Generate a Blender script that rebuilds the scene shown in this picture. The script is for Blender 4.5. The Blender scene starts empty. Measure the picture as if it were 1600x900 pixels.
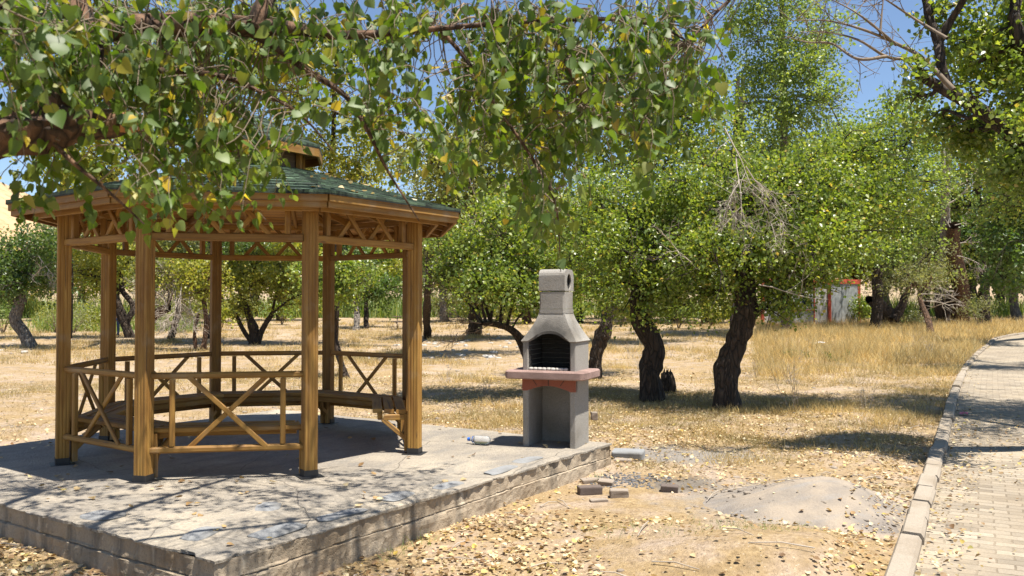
import bpy, math, random
import numpy as np
from mathutils import Vector, Matrix
R = math.radians
rng = np.random.default_rng(7)
random.seed(7)
scene = bpy.context.scene
col = scene.collection

# ------------------------------------------------------------------ camera, sky, sun, exposure
F = 1309.0; PITCH = R(1.145); CAMZ = 1.73
cam = bpy.data.cameras.new('camera'); camo = bpy.data.objects.new('camera', cam); col.objects.link(camo)
camo.location = (0, 0, CAMZ); camo.rotation_euler = (R(90) + PITCH, 0, 0)
cam.sensor_width = 36; cam.lens = 36 * F / 1600; cam.clip_start = 0.1; cam.clip_end = 3000
cam.dof.use_dof = True; cam.dof.focus_distance = 9.0; cam.dof.aperture_fstop = 4.5
scene.camera = camo
SUN_EL, SUN_DIR = R(71), Vector((0.8, -0.6, 0))
w = bpy.data.worlds.new('World'); scene.world = w; w.use_nodes = True
nt = w.node_tree; bg = nt.nodes['Background']
sky = nt.nodes.new('ShaderNodeTexSky'); sky.sky_type = 'NISHITA'; sky.sun_disc = False
sky.sun_elevation = SUN_EL; sky.sun_rotation = math.atan2(SUN_DIR.x, SUN_DIR.y)
sky.air_density = 1.0; sky.dust_density = 0.25; sky.ozone_density = 1.6; sky.altitude = 1500
tc = nt.nodes.new('ShaderNodeTexCoord')
mp = nt.nodes.new('ShaderNodeMapping'); mp.inputs['Scale'].default_value = (3, 3, 9)
cn = nt.nodes.new('ShaderNodeTexNoise'); cn.inputs['Scale'].default_value = 1.4; cn.inputs['Detail'].default_value = 7
rp = nt.nodes.new('ShaderNodeValToRGB'); rp.color_ramp.elements[0].position = .46; rp.color_ramp.elements[1].position = .62
sx = nt.nodes.new('ShaderNodeSeparateXYZ')
lo = nt.nodes.new('ShaderNodeMapRange'); lo.inputs['From Min'].default_value = .17; lo.inputs['From Max'].default_value = .12
mu = nt.nodes.new('ShaderNodeMath'); mu.operation = 'MULTIPLY'
mx = nt.nodes.new('ShaderNodeMix'); mx.data_type = 'RGBA'; mx.inputs['B'].default_value = (9, 9.3, 9.8, 1)
L = nt.links.new
L(tc.outputs['Generated'], mp.inputs['Vector']); L(mp.outputs[0], cn.inputs['Vector']); L(cn.outputs['Fac'], rp.inputs[0])
L(tc.outputs['Generated'], sx.inputs[0]); L(sx.outputs['Z'], lo.inputs['Value']); lx = nt.nodes.new('ShaderNodeMapRange'); lx.inputs['From Min'].default_value = -.40; lx.inputs['From Max'].default_value = -.46
m2 = nt.nodes.new('ShaderNodeMath'); m2.operation = 'MULTIPLY'
L(sx.outputs['X'], lx.inputs['Value']); L(lx.outputs[0], m2.inputs[0]); L(lo.outputs[0], m2.inputs[1])
L(rp.outputs[0], mu.inputs[0]); L(m2.outputs[0], mu.inputs[1])
L(mu.outputs[0], mx.inputs['Factor']); L(sky.outputs[0], mx.inputs['A']); L(mx.outputs['Result'], bg.inputs['Color'])
bg.inputs['Strength'].default_value = 0.082
sun = bpy.data.lights.new('sun', 'SUN'); suno = bpy.data.objects.new('sun', sun); col.objects.link(suno)
sun.energy = 5.0; sun.angle = R(0.5); sun.color = (1.0, 0.94, 0.84)
sv = (SUN_DIR.normalized() * math.cos(SUN_EL) + Vector((0, 0, math.sin(SUN_EL))))
suno.rotation_euler = sv.to_track_quat('Z', 'Y').to_euler(); suno.location = (5, -4, 25)
scene.view_settings.view_transform = 'Standard'; scene.view_settings.look = 'None'
scene.view_settings.exposure = 1.05; scene.view_settings.gamma = 1
cy = scene.cycles
cy.max_bounces = 8; cy.diffuse_bounces = 5; cy.glossy_bounces = 2; cy.transmission_bounces = 6; cy.transparent_max_bounces = 8
cy.caustics_reflective = False; cy.caustics_refractive = False; cy.sample_clamp_indirect = 6
cy.use_denoising = True; cy.denoiser = 'OPENIMAGEDENOISE'; cy.denoising_prefilter = 'ACCURATE'

# ------------------------------------------------------------------ small helpers
def ray(px, py):
    a, b = (px - 800) / F, -(py - 450) / F
    c, s = math.cos(PITCH), math.sin(PITCH)
    return np.array([a, c - b * s, s + b * c])
def P(px, py, Y):
    d = ray(px, py); return np.array([0, 0, CAMZ]) + d * (Y / d[1])
def px2m(n, Y): return n * Y / F

def _hash(ix, iy, iz, s):
    h = (ix * 374761393 + iy * 668265263 + iz * 2147483647 + s * 1274126177) & 0xffffffff
    h = ((h ^ (h >> 13)) * 1274126177) & 0xffffffff
    return ((h ^ (h >> 16)) & 0xffffff) / float(0xffffff)
def vnoise(x, y, z=0.0, s=0):
    x, y, z = np.broadcast_arrays(np.asarray(x, float), np.asarray(y, float), np.asarray(z, float))
    ix, iy, iz = np.floor(x).astype(np.int64), np.floor(y).astype(np.int64), np.floor(z).astype(np.int64)
    fx, fy, fz = x - ix, y - iy, z - iz
    fx, fy, fz = [t * t * (3 - 2 * t) for t in (fx, fy, fz)]
    r = 0
    for a in (0, 1):
        for b in (0, 1):
            for c in (0, 1):
                r = r + _hash(ix + a, iy + b, iz + c, s) * (fx if a else 1 - fx) * (fy if b else 1 - fy) * (fz if c else 1 - fz)
    return r * 2 - 1

def tag(o, label=None, cat=None, group=None, kind=None):
    if label: o['label'] = label
    if cat: o['category'] = cat
    if group: o['group'] = group
    if kind: o['kind'] = kind
    return o
def link(name, me, mat=None, parent=None, loc=None, rot=None):
    o = bpy.data.objects.new(name, me); col.objects.link(o)
    if mat is not None and me is not None and not me.materials: me.materials.append(mat)
    if parent: o.parent = parent
    if loc is not None: o.location = loc
    if rot is not None: o.rotation_euler = rot
    return o
def empty(name, loc=(0, 0, 0), rz=0.0):
    o = bpy.data.objects.new(name, None); col.objects.link(o); o.location = loc; o.rotation_euler = (0, 0, rz)
    o.empty_display_size = .2
    return o

class MB:
    """collects polygons (with uv) and builds one mesh"""
    def __init__(s): s.v = []; s.f = []; s.uv = []
    def add(s, verts, faces, uvs=None):
        o = len(s.v); s.v.extend([tuple(map(float, p)) for p in verts])
        for i, f in enumerate(faces):
            s.f.append([o + j for j in f])
            s.uv.append(uvs[i] if uvs else [(verts[j][0] + verts[j][1], verts[j][2]) for j in f])
    def mesh(s, name, smooth=False):
        me = bpy.data.meshes.new(name); me.from_pydata(s.v, [], s.f)
        ul = me.uv_layers.new(name='UVMap')
        ul.data.foreach_set('uv', [c for f in s.uv for p in f for c in p])
        if smooth: me.polygons.foreach_set('use_smooth', [True] * len(me.polygons))
        me.validate(); me.update(); return me
    def build(s, name, mat, parent=None, loc=None, rot=None, smooth=False):
        return link(name, s.mesh(name, smooth), mat, parent, loc, rot)

def prism(mb, prof, p0, p1, up=(0, 0, 1), caps=True, u0=None):
    """extrude a 2-d profile (side, up) from p0 to p1, uv u = along in metres"""
    p0, p1 = Vector(p0), Vector(p1); d = (p1 - p0); ln = d.length; d.normalize()
    upv = Vector(up)
    if abs(d.dot(upv)) > .98: upv = Vector((0, 1, 0))
    sd = d.cross(upv).normalized(); u = sd.cross(d)
    n = len(prof); vs = [p0 + sd * a + u * b for a, b in prof] + [p1 + sd * a + u * b for a, b in prof]
    per = [0]
    for i in range(n):
        a, b = prof[i], prof[(i + 1) % n]; per.append(per[-1] + math.hypot(a[0] - b[0], a[1] - b[1]))
    if u0 is None: u0 = random.uniform(0, 30)
    v0 = random.uniform(0, 9)
    fs, uv = [], []
    for i in range(n):
        j = (i + 1) % n
        fs.append([i, j, n + j, n + i]); uv.append([(u0, v0 + per[i]), (u0, v0 + per[i + 1]), (u0 + ln, v0 + per[i + 1]), (u0 + ln, v0 + per[i])])
    if caps:
        fs.append(list(range(n))[::-1]); uv.append([(u0 + prof[i][0] * .3, v0 + prof[i][1]) for i in range(n)][::-1])
        fs.append([n + i for i in range(n)]); uv.append([(u0 + prof[i][0] * .3, v0 + prof[i][1]) for i in range(n)])
    mb.add(vs, fs, uv)
def rect(w, h, c=.006):
    a, b = w / 2, h / 2
    return [(-a + c, -b), (a - c, -b), (a, -b + c), (a, b - c), (a - c, b), (-a + c, b), (-a, b - c), (-a, -b + c)]
def rnd(w, h, n=12): return [(w / 2 * math.cos(t), h / 2 * math.sin(t)) for t in [2 * math.pi * i / n for i in range(n)]]
def box(mb, lo_, hi_):
    (x0, y0, z0), (x1, y1, z1) = lo_, hi_
    v = [(x0, y0, z0), (x1, y0, z0), (x1, y1, z0), (x0, y1, z0), (x0, y0, z1), (x1, y0, z1), (x1, y1, z1), (x0, y1, z1)]
    mb.add(v, [[0, 3, 2, 1], [4, 5, 6, 7], [0, 1, 5, 4], [1, 2, 6, 5], [2, 3, 7, 6], [3, 0, 4, 7]])

def spline(pts, n=6):
    pts = np.asarray(pts, float)
    if len(pts) < 3: return np.array([pts[0] + (pts[-1] - pts[0]) * t for t in np.linspace(0, 1, n + 1)])
    q = np.vstack([2 * pts[0] - pts[1], pts, 2 * pts[-1] - pts[-2]]); out = []
    for i in range(1, len(q) - 2):
        for t in np.arange(n) / n:
            a, b, c, d = q[i - 1], q[i], q[i + 1], q[i + 2]
            out.append(.5 * (2 * b + (c - a) * t + (2 * a - 5 * b + 4 * c - d) * t * t + (3 * b - a - 3 * c + d) * t ** 3))
    out.append(q[-2]); return np.array(out)
class Tubes:
    """many tapered tubes in one mesh, arrays only"""
    def __init__(s): s.v = []; s.f = []; s.n = 0
    def add(s, pts, rad, sides=6, rough=0.0, cap=False):
        pts = np.asarray(pts, float); m = len(pts); rad = np.interp(np.linspace(0, 1, m), np.linspace(0, 1, len(rad)), rad)
        t = np.gradient(pts, axis=0); t /= np.linalg.norm(t, axis=1)[:, None] + 1e-9
        ref = np.array([0.31, 0.95, 0.05]) if abs(t[0][2]) > .6 else np.array([0.05, 0.1, 1.0])
        a = np.cross(t, ref); a /= np.linalg.norm(a, axis=1)[:, None] + 1e-9; b = np.cross(t, a)
        th = np.linspace(0, 2 * np.pi, sides, endpoint=False)
        rr = np.repeat(rad[:, None], sides, 1)
        if rough:
            ph = pts.sum(1)[:, None]
            rr = rr * (1 + rough * vnoise(np.cos(th)[None] * 1.8 + 3, np.sin(th)[None] * 1.8 + ph * .1, ph * 2.2 / max(rad.max() * 6, .2), 3)
                       + rough * .6 * vnoise(np.cos(th)[None] * 4, np.sin(th)[None] * 4, ph * 6, 5))
        v = pts[:, None] + rr[..., None] * (np.cos(th)[None, :, None] * a[:, None] + np.sin(th)[None, :, None] * b[:, None])
        i = np.arange(m - 1)[:, None] * sides; j = np.arange(sides)[None]; k = (j + 1) % sides
        f = np.stack([i + j, i + k, i + sides + k, i + sides + j], -1).reshape(-1, 4) + s.n
        s.v.append(v.reshape(-1, 3)); s.f.append(f); s.n += m * sides
        if cap:
            s.v.append(pts[-1:] + t[-1:] * rad[-1] * .15); c = s.n; s.n += 1
            base = c - sides; s.f.append(np.array([[base + q, base + (q + 1) % sides, c, c] for q in range(sides)]))
    def mesh(s, name):
        v = np.vstack(s.v); f = np.vstack(s.f); return fast_mesh(name, v, f, True)
def fast_mesh(name, v, f, smooth=False):
    """v (n,3), f (m,k); quads with a doubled last index become triangles"""
    me = bpy.data.meshes.new(name); f = np.asarray(f)
    if f.shape[1] == 4 and (f[:, 2] == f[:, 3]).any():
        tri = f[:, 2] == f[:, 3]; loops = np.concatenate([f[~tri].ravel(), f[tri][:, :3].ravel()])
        tot = np.concatenate([np.full((~tri).sum(), 4), np.full(tri.sum(), 3)])
    else:
        loops = f.ravel(); tot = np.full(len(f), f.shape[1])
    me.vertices.add(len(v)); me.vertices.foreach_set('co', np.ascontiguousarray(v, np.float32).ravel())
    me.loops.add(len(loops)); me.loops.foreach_set('vertex_index', loops.astype(np.int32))
    me.polygons.add(len(tot)); st = np.concatenate([[0], np.cumsum(tot)[:-1]])
    me.polygons.foreach_set('loop_start', st.astype(np.int32)); me.polygons.foreach_set('loop_total', tot.astype(np.int32))
    if smooth: me.polygons.foreach_set('use_smooth', np.ones(len(tot), bool))
    me.update(calc_edges=True); me.validate(); return me

def unit(a): return a / (np.linalg.norm(a, axis=-1, keepdims=True) + 1e-9)
KITE_V = np.array([[0, 0, 0], [.42, .38, .10], [0, 1, -.06], [-.42, .38, .10]]); KITE_F = np.array([[0, 1, 2], [0, 2, 3]])
_o = [(.27, -.09), (.49, .06), (.53, .30), (.36, .62)]
HEART_V = np.array([[0, 0, 0], [0, .35, 0], [0, .68, -.02], [0, 1.05, -.10]] + [[x, y, abs(x) * .28 - .10 * y * y] for x, y in _o] + [[-x, y, abs(x) * .28 - .10 * y * y] for x, y in _o]
                   + [[-.015, 0, 0], [.015, 0, 0], [.012, -.75, .05], [-.012, -.75, .05]])
HEART_F = np.array([[0, 4, 5, 5], [0, 5, 6, 1], [1, 6, 7, 2], [2, 7, 3, 3], [0, 9, 8, 8], [0, 1, 10, 9], [1, 2, 11, 10], [2, 3, 11, 11], [12, 13, 14, 15]])
SLIM_V = np.array([[0, 0, 0], [.14, .45, .03], [0, 1, -.1], [-.14, .45, .03]])
def leaves(pos, dirs, nrm, size, V=KITE_V, Fc=KITE_F):
    """one small leaf mesh per position; dirs = tip direction, nrm = leaf normal"""
    d = unit(dirs); x = unit(np.cross(d, nrm)); n = np.cross(x, d)
    sz = np.broadcast_to(np.asarray(size, float), (len(pos),))[:, None, None]
    v = pos[:, None] + sz * (V[None, :, 0:1] * x[:, None] + V[None, :, 1:2] * d[:, None] + V[None, :, 2:3] * n[:, None])
    f = (np.arange(len(pos)) * len(V))[:, None, None] + Fc[None]
    return v.reshape(-1, 3), f.reshape(-1, Fc.shape[1])
def randdir(n): return unit(rng.normal(size=(n, 3)))

# ------------------------------------------------------------------ materials
def newmat(name):
    m = bpy.data.materials.new(name); m.use_nodes = True; return m, m.node_tree, m.node_tree.nodes['Principled BSDF']
def nd(t, typ, ins=None, **kw):
    n = t.nodes.new('ShaderNode' + typ)
    for k, v in kw.items(): setattr(n, k, v)
    for k, v in (ins or {}).items():
        if isinstance(v, bpy.types.NodeSocket): t.links.new(v, n.inputs[k])
        else: n.inputs[k].default_value = v
    return n
def ramp(t, fac, stops, mode='LINEAR'):
    n = t.nodes.new('ShaderNodeValToRGB'); e = n.color_ramp.elements; n.color_ramp.interpolation = mode
    while len(e) < len(stops): e.new(.5)
    for el, (p, c) in zip(e, stops): el.position = p; el.color = (*c, 1)
    t.links.new(fac, n.inputs[0]); return n.outputs[0]
def mixc(t, fac, a, b, mode='MIX'):
    n = t.nodes.new('ShaderNodeMix'); n.data_type = 'RGBA'; n.blend_type = mode
    for k, v in (('Factor', fac), ('A', a), ('B', b)):
        if isinstance(v, bpy.types.NodeSocket): t.links.new(v, n.inputs[k])
        else: n.inputs[k].default_value = v if k == 'Factor' else (*v, 1)
    return n.outputs['Result']
def coord(t, kind='Object', scale=(1, 1, 1)):
    c = nd(t, 'TexCoord'); m = nd(t, 'Mapping', {'Vector': c.outputs[kind], 'Scale': scale}); return m.outputs[0]
def noise(t, vec, scale, detail=4, rough=.55): return nd(t, 'TexNoise', {'Vector': vec, 'Scale': scale, 'Detail': detail, 'Roughness': rough}).outputs['Fac']
def bump(t, b, h, strength=.4, dist=.01):
    n = nd(t, 'Bump', {'Height': h, 'Strength': strength, 'Distance': dist}); t.links.new(n.outputs[0], b.inputs['Normal'])
def maprange(t, v, a, b, c=0, d=1): return nd(t, 'MapRange', {'Value': v, 'From Min': a, 'From Max': b, 'To Min': c, 'To Max': d}).outputs[0]

def wood_mat(name, cols, rough=.68, planks=None):
    m, t, b = newmat(name)
    g = noise(t, coord(t, 'UV', (1.6, 40, 1)), 1.0, 3, .55); k = noise(t, coord(t, 'UV', (1.2, 6, 1)), 1.5, 3)
    c = ramp(t, g, [(.3, cols[0]), (.52, cols[1]), (.72, cols[2])])
    c = mixc(t, maprange(t, k, .35, .7), c, mixc(t, 1.0, c, (.70, .60, .50), 'MULTIPLY'))
    ob = nd(t, 'ObjectInfo').outputs['Random']
    c = mixc(t, 1.0, c, ramp(t, ob, [(0, (.70, .66, .62)), (1, (1.14, 1.12, 1.06))]), 'MULTIPLY')
    kn = nd(t, 'TexVoronoi', {'Vector': coord(t, 'UV', (2.6, 9, 1)), 'Scale': 1.0}).outputs['Distance']
    c = mixc(t, maprange(t, kn, .05, .13, .75, 0), c, (.10, .045, .02))
    ck = noise(t, coord(t, 'UV', (.9, 38, 1)), 1.0, 2, .5)
    c = mixc(t, maprange(t, ck, .665, .70, 0, .8), c, (.07, .032, .012))
    wn_ = noise(t, coord(t), 3.0, 5, .6); c = mixc(t, maprange(t, wn_, .54, .72, 0, .45), c, (.30, .24, .17))
    h = g
    if planks:
        u = nd(t, 'SeparateXYZ', {0: coord(t, 'UV')}).outputs['Y']
        fr = nd(t, 'Math', {0: nd(t, 'Math', {0: u, 1: planks}, operation='DIVIDE').outputs[0]}, operation='FRACT').outputs[0]
        gap = maprange(t, fr, .06, .10)
        c = mixc(t, gap, (.05, .025, .012), c); h = nd(t, 'Math', {0: h, 1: gap}, operation='ADD').outputs[0]
        bump(t, b, h, .6, .008)
    else: bump(t, b, h, .25, .002)
    t.links.new(c, b.inputs['Base Color']); b.inputs['Roughness'].default_value = rough
    return m
M = {}
M['wood'] = wood_mat('stained_pine', [(.245, .128, .027), (.325, .182, .038), (.41, .245, .062)])
M['wood_pale'] = wood_mat('pale_pine', [(.42, .25, .075), (.54, .34, .125), (.60, .41, .18)])
M['ceil'] = wood_mat('ceiling_boards', [(.48, .26, .085), (.60, .35, .13), (.68, .44, .18)], .55, planks=.085)
M['wood_grey'] = wood_mat('weathered_wood', [(.06, .045, .035), (.12, .09, .065), (.18, .14, .1)])

def flat_mat(name, c, rough=.6, metal=0, var=.25, scale=8, bstr=.2, bd=.004):
    m, t, b = newmat(name); v = coord(t); n = noise(t, v, scale, 6)
    lo_ = tuple(x * (1 - var) for x in c); hi_ = tuple(min(1, x * (1 + var)) for x in c)
    t.links.new(ramp(t, n, [(.3, lo_), (.7, hi_)]), b.inputs['Base Color'])
    b.inputs['Roughness'].default_value = rough; b.inputs['Metallic'].default_value = metal
    bump(t, b, noise(t, v, scale * 6, 5), bstr, bd); return m
M['black_metal'] = flat_mat('black_metal', (.02, .02, .022), .45)
M['red_paint'] = flat_mat('red_paint', (.42, .07, .035), .5)
M['white_panel'] = flat_mat('white_panel', (.44, .42, .39), .5, var=.15, scale=2)
M['dark_glass'] = flat_mat('dark_glass', (.015, .02, .025), .08)
M['soot'] = flat_mat('soot', (.022, .02, .018), .9, bstr=.6, bd=.01)
M['char'] = flat_mat('charcoal', (.10, .10, .105), .9, var=.6, scale=30)
M['ashw'] = flat_mat('ash_stone', (.40, .375, .34), .85, scale=30)
M['pink'] = flat_mat('pink_plastic', (.70, .12, .22), .4)
M['white_plastic'] = flat_mat('white_plastic', (.75, .75, .75), .4)
M['blue_plastic'] = flat_mat('blue_plastic', (.03, .14, .55), .35)
M['cutwood'] = flat_mat('cut_wood', (.42, .20, .08), .8, scale=20)

def concrete_mat(name, c, spots, scale=10, stain=(.5, .46, .4), bs=.5):
    m, t, b = newmat(name); v = coord(t)
    n1 = noise(t, v, scale * .25, 6); n2 = noise(t, v, scale * 8, 4, .7)
    cc = ramp(t, n2, [(.3, tuple(x * .78 for x in c)), (.6, c), (.78, tuple(min(1, x * 1.15) for x in c))])
    cc = mixc(t, maprange(t, n1, .45, .68, 0, .8), cc, mixc(t, 1.0, cc, stain, 'MULTIPLY'))
    pit = nd(t, 'TexVoronoi', {'Vector': v, 'Scale': scale * 9}).outputs['Distance']
    cc = mixc(t, maprange(t, pit, .10, .2, spots, 0), cc, tuple(x * .4 for x in c))
    t.links.new(cc, b.inputs['Base Color']); b.inputs['Roughness'].default_value = .9
    bump(t, b, nd(t, 'Math', {0: n2, 1: maprange(t, pit, .05, .3, 0, .7)}, operation='ADD').outputs[0], bs, .006); return m
M['concrete'] = concrete_mat('bbq_concrete', (.315, .295, .265), .8, 9, (.62, .58, .52), .9)
M['concrete_side'] = concrete_mat('slab_side', (.42, .345, .25), .7, 7, (.50, .44, .36), .9)
def hood_mat():
    m = concrete_mat('hood_concrete', (.32, .30, .27), .8, 9, (.66, .62, .56), .8); t = m.node_tree; b = t.nodes['Principled BSDF']; v = coord(t)
    src = b.inputs['Base Color'].links[0].from_socket
    d = nd(t, 'VectorMath', {0: nd(t, 'Mapping', {'Vector': v, 'Location': (-.2875, .0, -1.47), 'Scale': (1.0, .35, 1.3)}).outputs[0]}, operation='LENGTH').outputs['Value']
    e = nd(t, 'Math', {0: d, 1: nd(t, 'Math', {0: noise(t, v, 14, 5), 1: .16}, operation='MULTIPLY').outputs[0]}, operation='ADD').outputs[0]
    t.links.new(mixc(t, maprange(t, e, .22, .40, .88, 0), src, (.05, .046, .042)), b.inputs['Base Color']); return m
M['hood'] = hood_mat()
def slabwall_mat():
    m = concrete_mat('slab_wall', (.40, .325, .235), .7, 7, (.60, .54, .46), .9); t = m.node_tree; b = t.nodes['Principled BSDF']; v = coord(t, 'Object', (1, 1, .12))
    src = b.inputs['Base Color'].links[0].from_socket; n = noise(t, v, 5, 5, .6); n2 = noise(t, v, 8, 6, .65)
    c = mixc(t, maprange(t, n, .50, .66, 0, .75), src, (.10, .085, .065)); c = mixc(t, maprange(t, n2, .60, .70, 0, .7), c, (.52, .47, .38))
    t.links.new(c, b.inputs['Base Color']); return m
M['slabwall'] = slabwall_mat()
M['redstone'] = concrete_mat('red_lintel', (.27, .085, .05), .4)
M['tablestone'] = concrete_mat('pink_terrazzo', (.36, .24, .21), .8, 14, (.50, .48, .46), 1.0)
M['brick'] = concrete_mat('old_brick', (.30, .25, .20), .6, 12, (.5, .42, .36))
M['brick_dark'] = concrete_mat('burnt_brick', (.13, .10, .085), .5, 12, (.5, .45, .42))
M['flag'] = concrete_mat('flagstone', (.25, .255, .26), .3, 9)
M['kerb'] = concrete_mat('kerb_concrete', (.33, .28, .22), .5, 9, (.72, .66, .58))

def screed():
    m, t, b = newmat('screed'); v = coord(t)
    n1 = noise(t, v, 1.1, 7, .65); n2 = noise(t, v, 40, 4, .7); n3 = noise(t, coord(t, 'Object', (1, 2.2, 1)), 2.6, 6, .6)
    c = ramp(t, n1, [(.33, (.25, .222, .188)), (.5, (.35, .305, .245)), (.66, (.44, .38, .295))])
    c = mixc(t, maprange(t, n3, .50, .64, 0, .6), c, (.215, .20, .18))
    c = mixc(t, 1.0, c, ramp(t, n2, [(.3, (.75, .75, .75)), (.7, (1.12, 1.12, 1.12))]), 'MULTIPLY')
    vd = nd(t, 'TexVoronoi', {'Vector': mixc(t, .12, v, nd(t, 'TexNoise', {'Vector': v, 'Scale': 3.0}).outputs['Color']), 'Scale': .7}, feature='DISTANCE_TO_EDGE').outputs['Distance']
    crk = maprange(t, vd, .0005, .004, .55, 1)
    c = mixc(t, crk, (.13, .11, .09), c)
    t.links.new(c, b.inputs['Base Color']); b.inputs['Roughness'].default_value = .9
    bump(t, b, nd(t, 'Math', {0: nd(t, 'Math', {0: n3, 1: n2}, operation='ADD').outputs[0], 1: crk}, operation='ADD').outputs[0], .9, .025); return m
M['screed'] = screed()

def ground_mat():
    m, t, b = newmat('dry_ground'); v = coord(t)
    big = noise(t, v, .32, 6, .6); mid = noise(t, v, 1.7, 6, .6); fine = noise(t, v, 24, 5, .7)
    dirt = ramp(t, fine, [(.28, (.22, .158, .110)), (.5, (.36, .275, .200)), (.75, (.46, .37, .275))])
    straw = ramp(t, fine, [(.25, (.165, .108, .050)), (.5, (.31, .215, .105)), (.75, (.43, .32, .175))])
    c = mixc(t, maprange(t, mid, .36, .54), dirt, straw)
    c = mixc(t, maprange(t, big, .52, .66, 0, .8), c, mixc(t, .5, dirt, (.44, .355, .27)))
    peb = nd(t, 'TexVoronoi', {'Vector': v, 'Scale': 22.0}).outputs['Distance']
    c = mixc(t, maprange(t, peb, .08, .16, .6, 0), c, (.50, .44, .36))
    dk = noise(t, v, 6, 5, .65)
    c = mixc(t, maprange(t, dk, .54, .72, 0, .65), c, (.15, .10, .050))
    for (sx_, sy_, rx_, ry_), gc in (((1.62, 8.0, .55, .42), (.085, .08, .075)), ((1.95, 9.55, 1.25, .8), (.20, .19, .18)), ((2.6, 7.3, 1.6, 1.3), (.27, .235, .195))):
        e = nd(t, 'VectorMath', {0: nd(t, 'Mapping', {'Vector': v, 'Location': (-sx_ / rx_, -sy_ / ry_, 0), 'Scale': (1 / rx_, 1 / ry_, 0)}).outputs[0]}, operation='LENGTH').outputs['Value']
        e = nd(t, 'Math', {0: e, 1: nd(t, 'Math', {0: noise(t, v, 3.5, 6, .65), 1: 1.7}, operation='MULTIPLY').outputs[0]}, operation='ADD').outputs[0]
        c = mixc(t, maprange(t, e, 1.25, 1.75, .8, 0), c, gc)
    t.links.new(c, b.inputs['Base Color']); b.inputs['Roughness'].default_value = .95
    bump(t, b, nd(t, 'Math', {0: fine, 1: dk}, operation='ADD').outputs[0], .9, .03); return m
M['ground'] = ground_mat()
def mound_mat():
    m, t, b = newmat('crusted_mound'); v = coord(t)
    n1 = noise(t, v, 2.2, 6, .6); n2 = noise(t, v, 45, 4, .7); n3 = noise(t, coord(t, 'Object', (1, 3, 1)), 3, 5)
    c = ramp(t, n1, [(.36, (.16, .142, .128)), (.5, (.225, .192, .158)), (.66, (.31, .255, .195))])
    c = mixc(t, maprange(t, n3, .55, .7, 0, .6), c, (.24, .225, .21))
    c = mixc(t, 1.0, c, ramp(t, n2, [(.3, (.92, .92, .92)), (.7, (1.05, 1.05, 1.05))]), 'MULTIPLY')
    mpv = nd(t, 'Mapping', {'Vector': v, 'Location': (-2.52, -7.2, 0)}); ln = nd(t, 'VectorMath', {0: nd(t, 'VectorMath', {0: mpv.outputs[0], 1: (1, 1, 0)}, operation='MULTIPLY').outputs[0]}, operation='LENGTH').outputs['Value']
    rim = nd(t, 'Math', {0: ln, 1: nd(t, 'Math', {0: n1, 1: .9}, operation='MULTIPLY').outputs[0]}, operation='ADD').outputs[0]
    c = mixc(t, maprange(t, rim, 1.30, 1.62), c, ramp(t, n2, [(.28, (.22, .158, .110)), (.5, (.36, .275, .200)), (.75, (.46, .37, .275))]))
    t.links.new(c, b.inputs['Base Color']); b.inputs['Roughness'].default_value = .95
    bump(t, b, nd(t, 'Math', {0: n2, 1: n3}, operation='ADD').outputs[0], .5, .02); return m
M['mound'] = mound_mat()
def paver_mat():
    m, t, b = newmat('interlocking_pavers'); uv = coord(t, 'UV'); v = coord(t)
    wob = nd(t, 'TexNoise', {'Vector': uv, 'Scale': 11.0, 'Detail': 1.0}).outputs['Color']
    sw = nd(t, 'SeparateXYZ', {0: uv}); uv2 = nd(t, 'CombineXYZ', {'X': sw.outputs['Y'], 'Y': sw.outputs['X']}).outputs[0]
    wv = mixc(t, .03, uv2, wob)
    br = nd(t, 'TexBrick', {'Vector': wv, 'Scale': 1.0, 'Mortar Size': .009, 'Mortar Smooth': .5, 'Bias': 0.0, 'Brick Width': .21, 'Row Height': .115,
                            'Color1': (.205, .17, .125, 1), 'Color2': (.355, .305, .235, 1), 'Mortar': (.17, .135, .095, 1)})
    n1 = noise(t, v, 1.3, 8, .68); n2 = noise(t, v, 60, 3, .7)
    dust = maprange(t, n1, .42, .66, 0, .8)
    blo = noise(t, v, .5, 4); c = mixc(t, dust, br.outputs['Color'], (.355, .29, .205)); c = mixc(t, 1.0, c, ramp(t, blo, [(.35, (.82, .80, .78)), (.65, (1.08, 1.08, 1.08))]), 'MULTIPLY')
    c = mixc(t, 1.0, c, ramp(t, n2, [(.3, (.82, .82, .82)), (.7, (1.1, 1.1, 1.1))]), 'MULTIPLY')
    t.links.new(c, b.inputs['Base Color']); b.inputs['Roughness'].default_value = .9
    inv = nd(t, 'Math', {0: n2, 1: br.outputs['Fac']}, operation='SUBTRACT').outputs[0]
    bump(t, b, inv, .5, .006); return m
M['paver'] = paver_mat()
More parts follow.
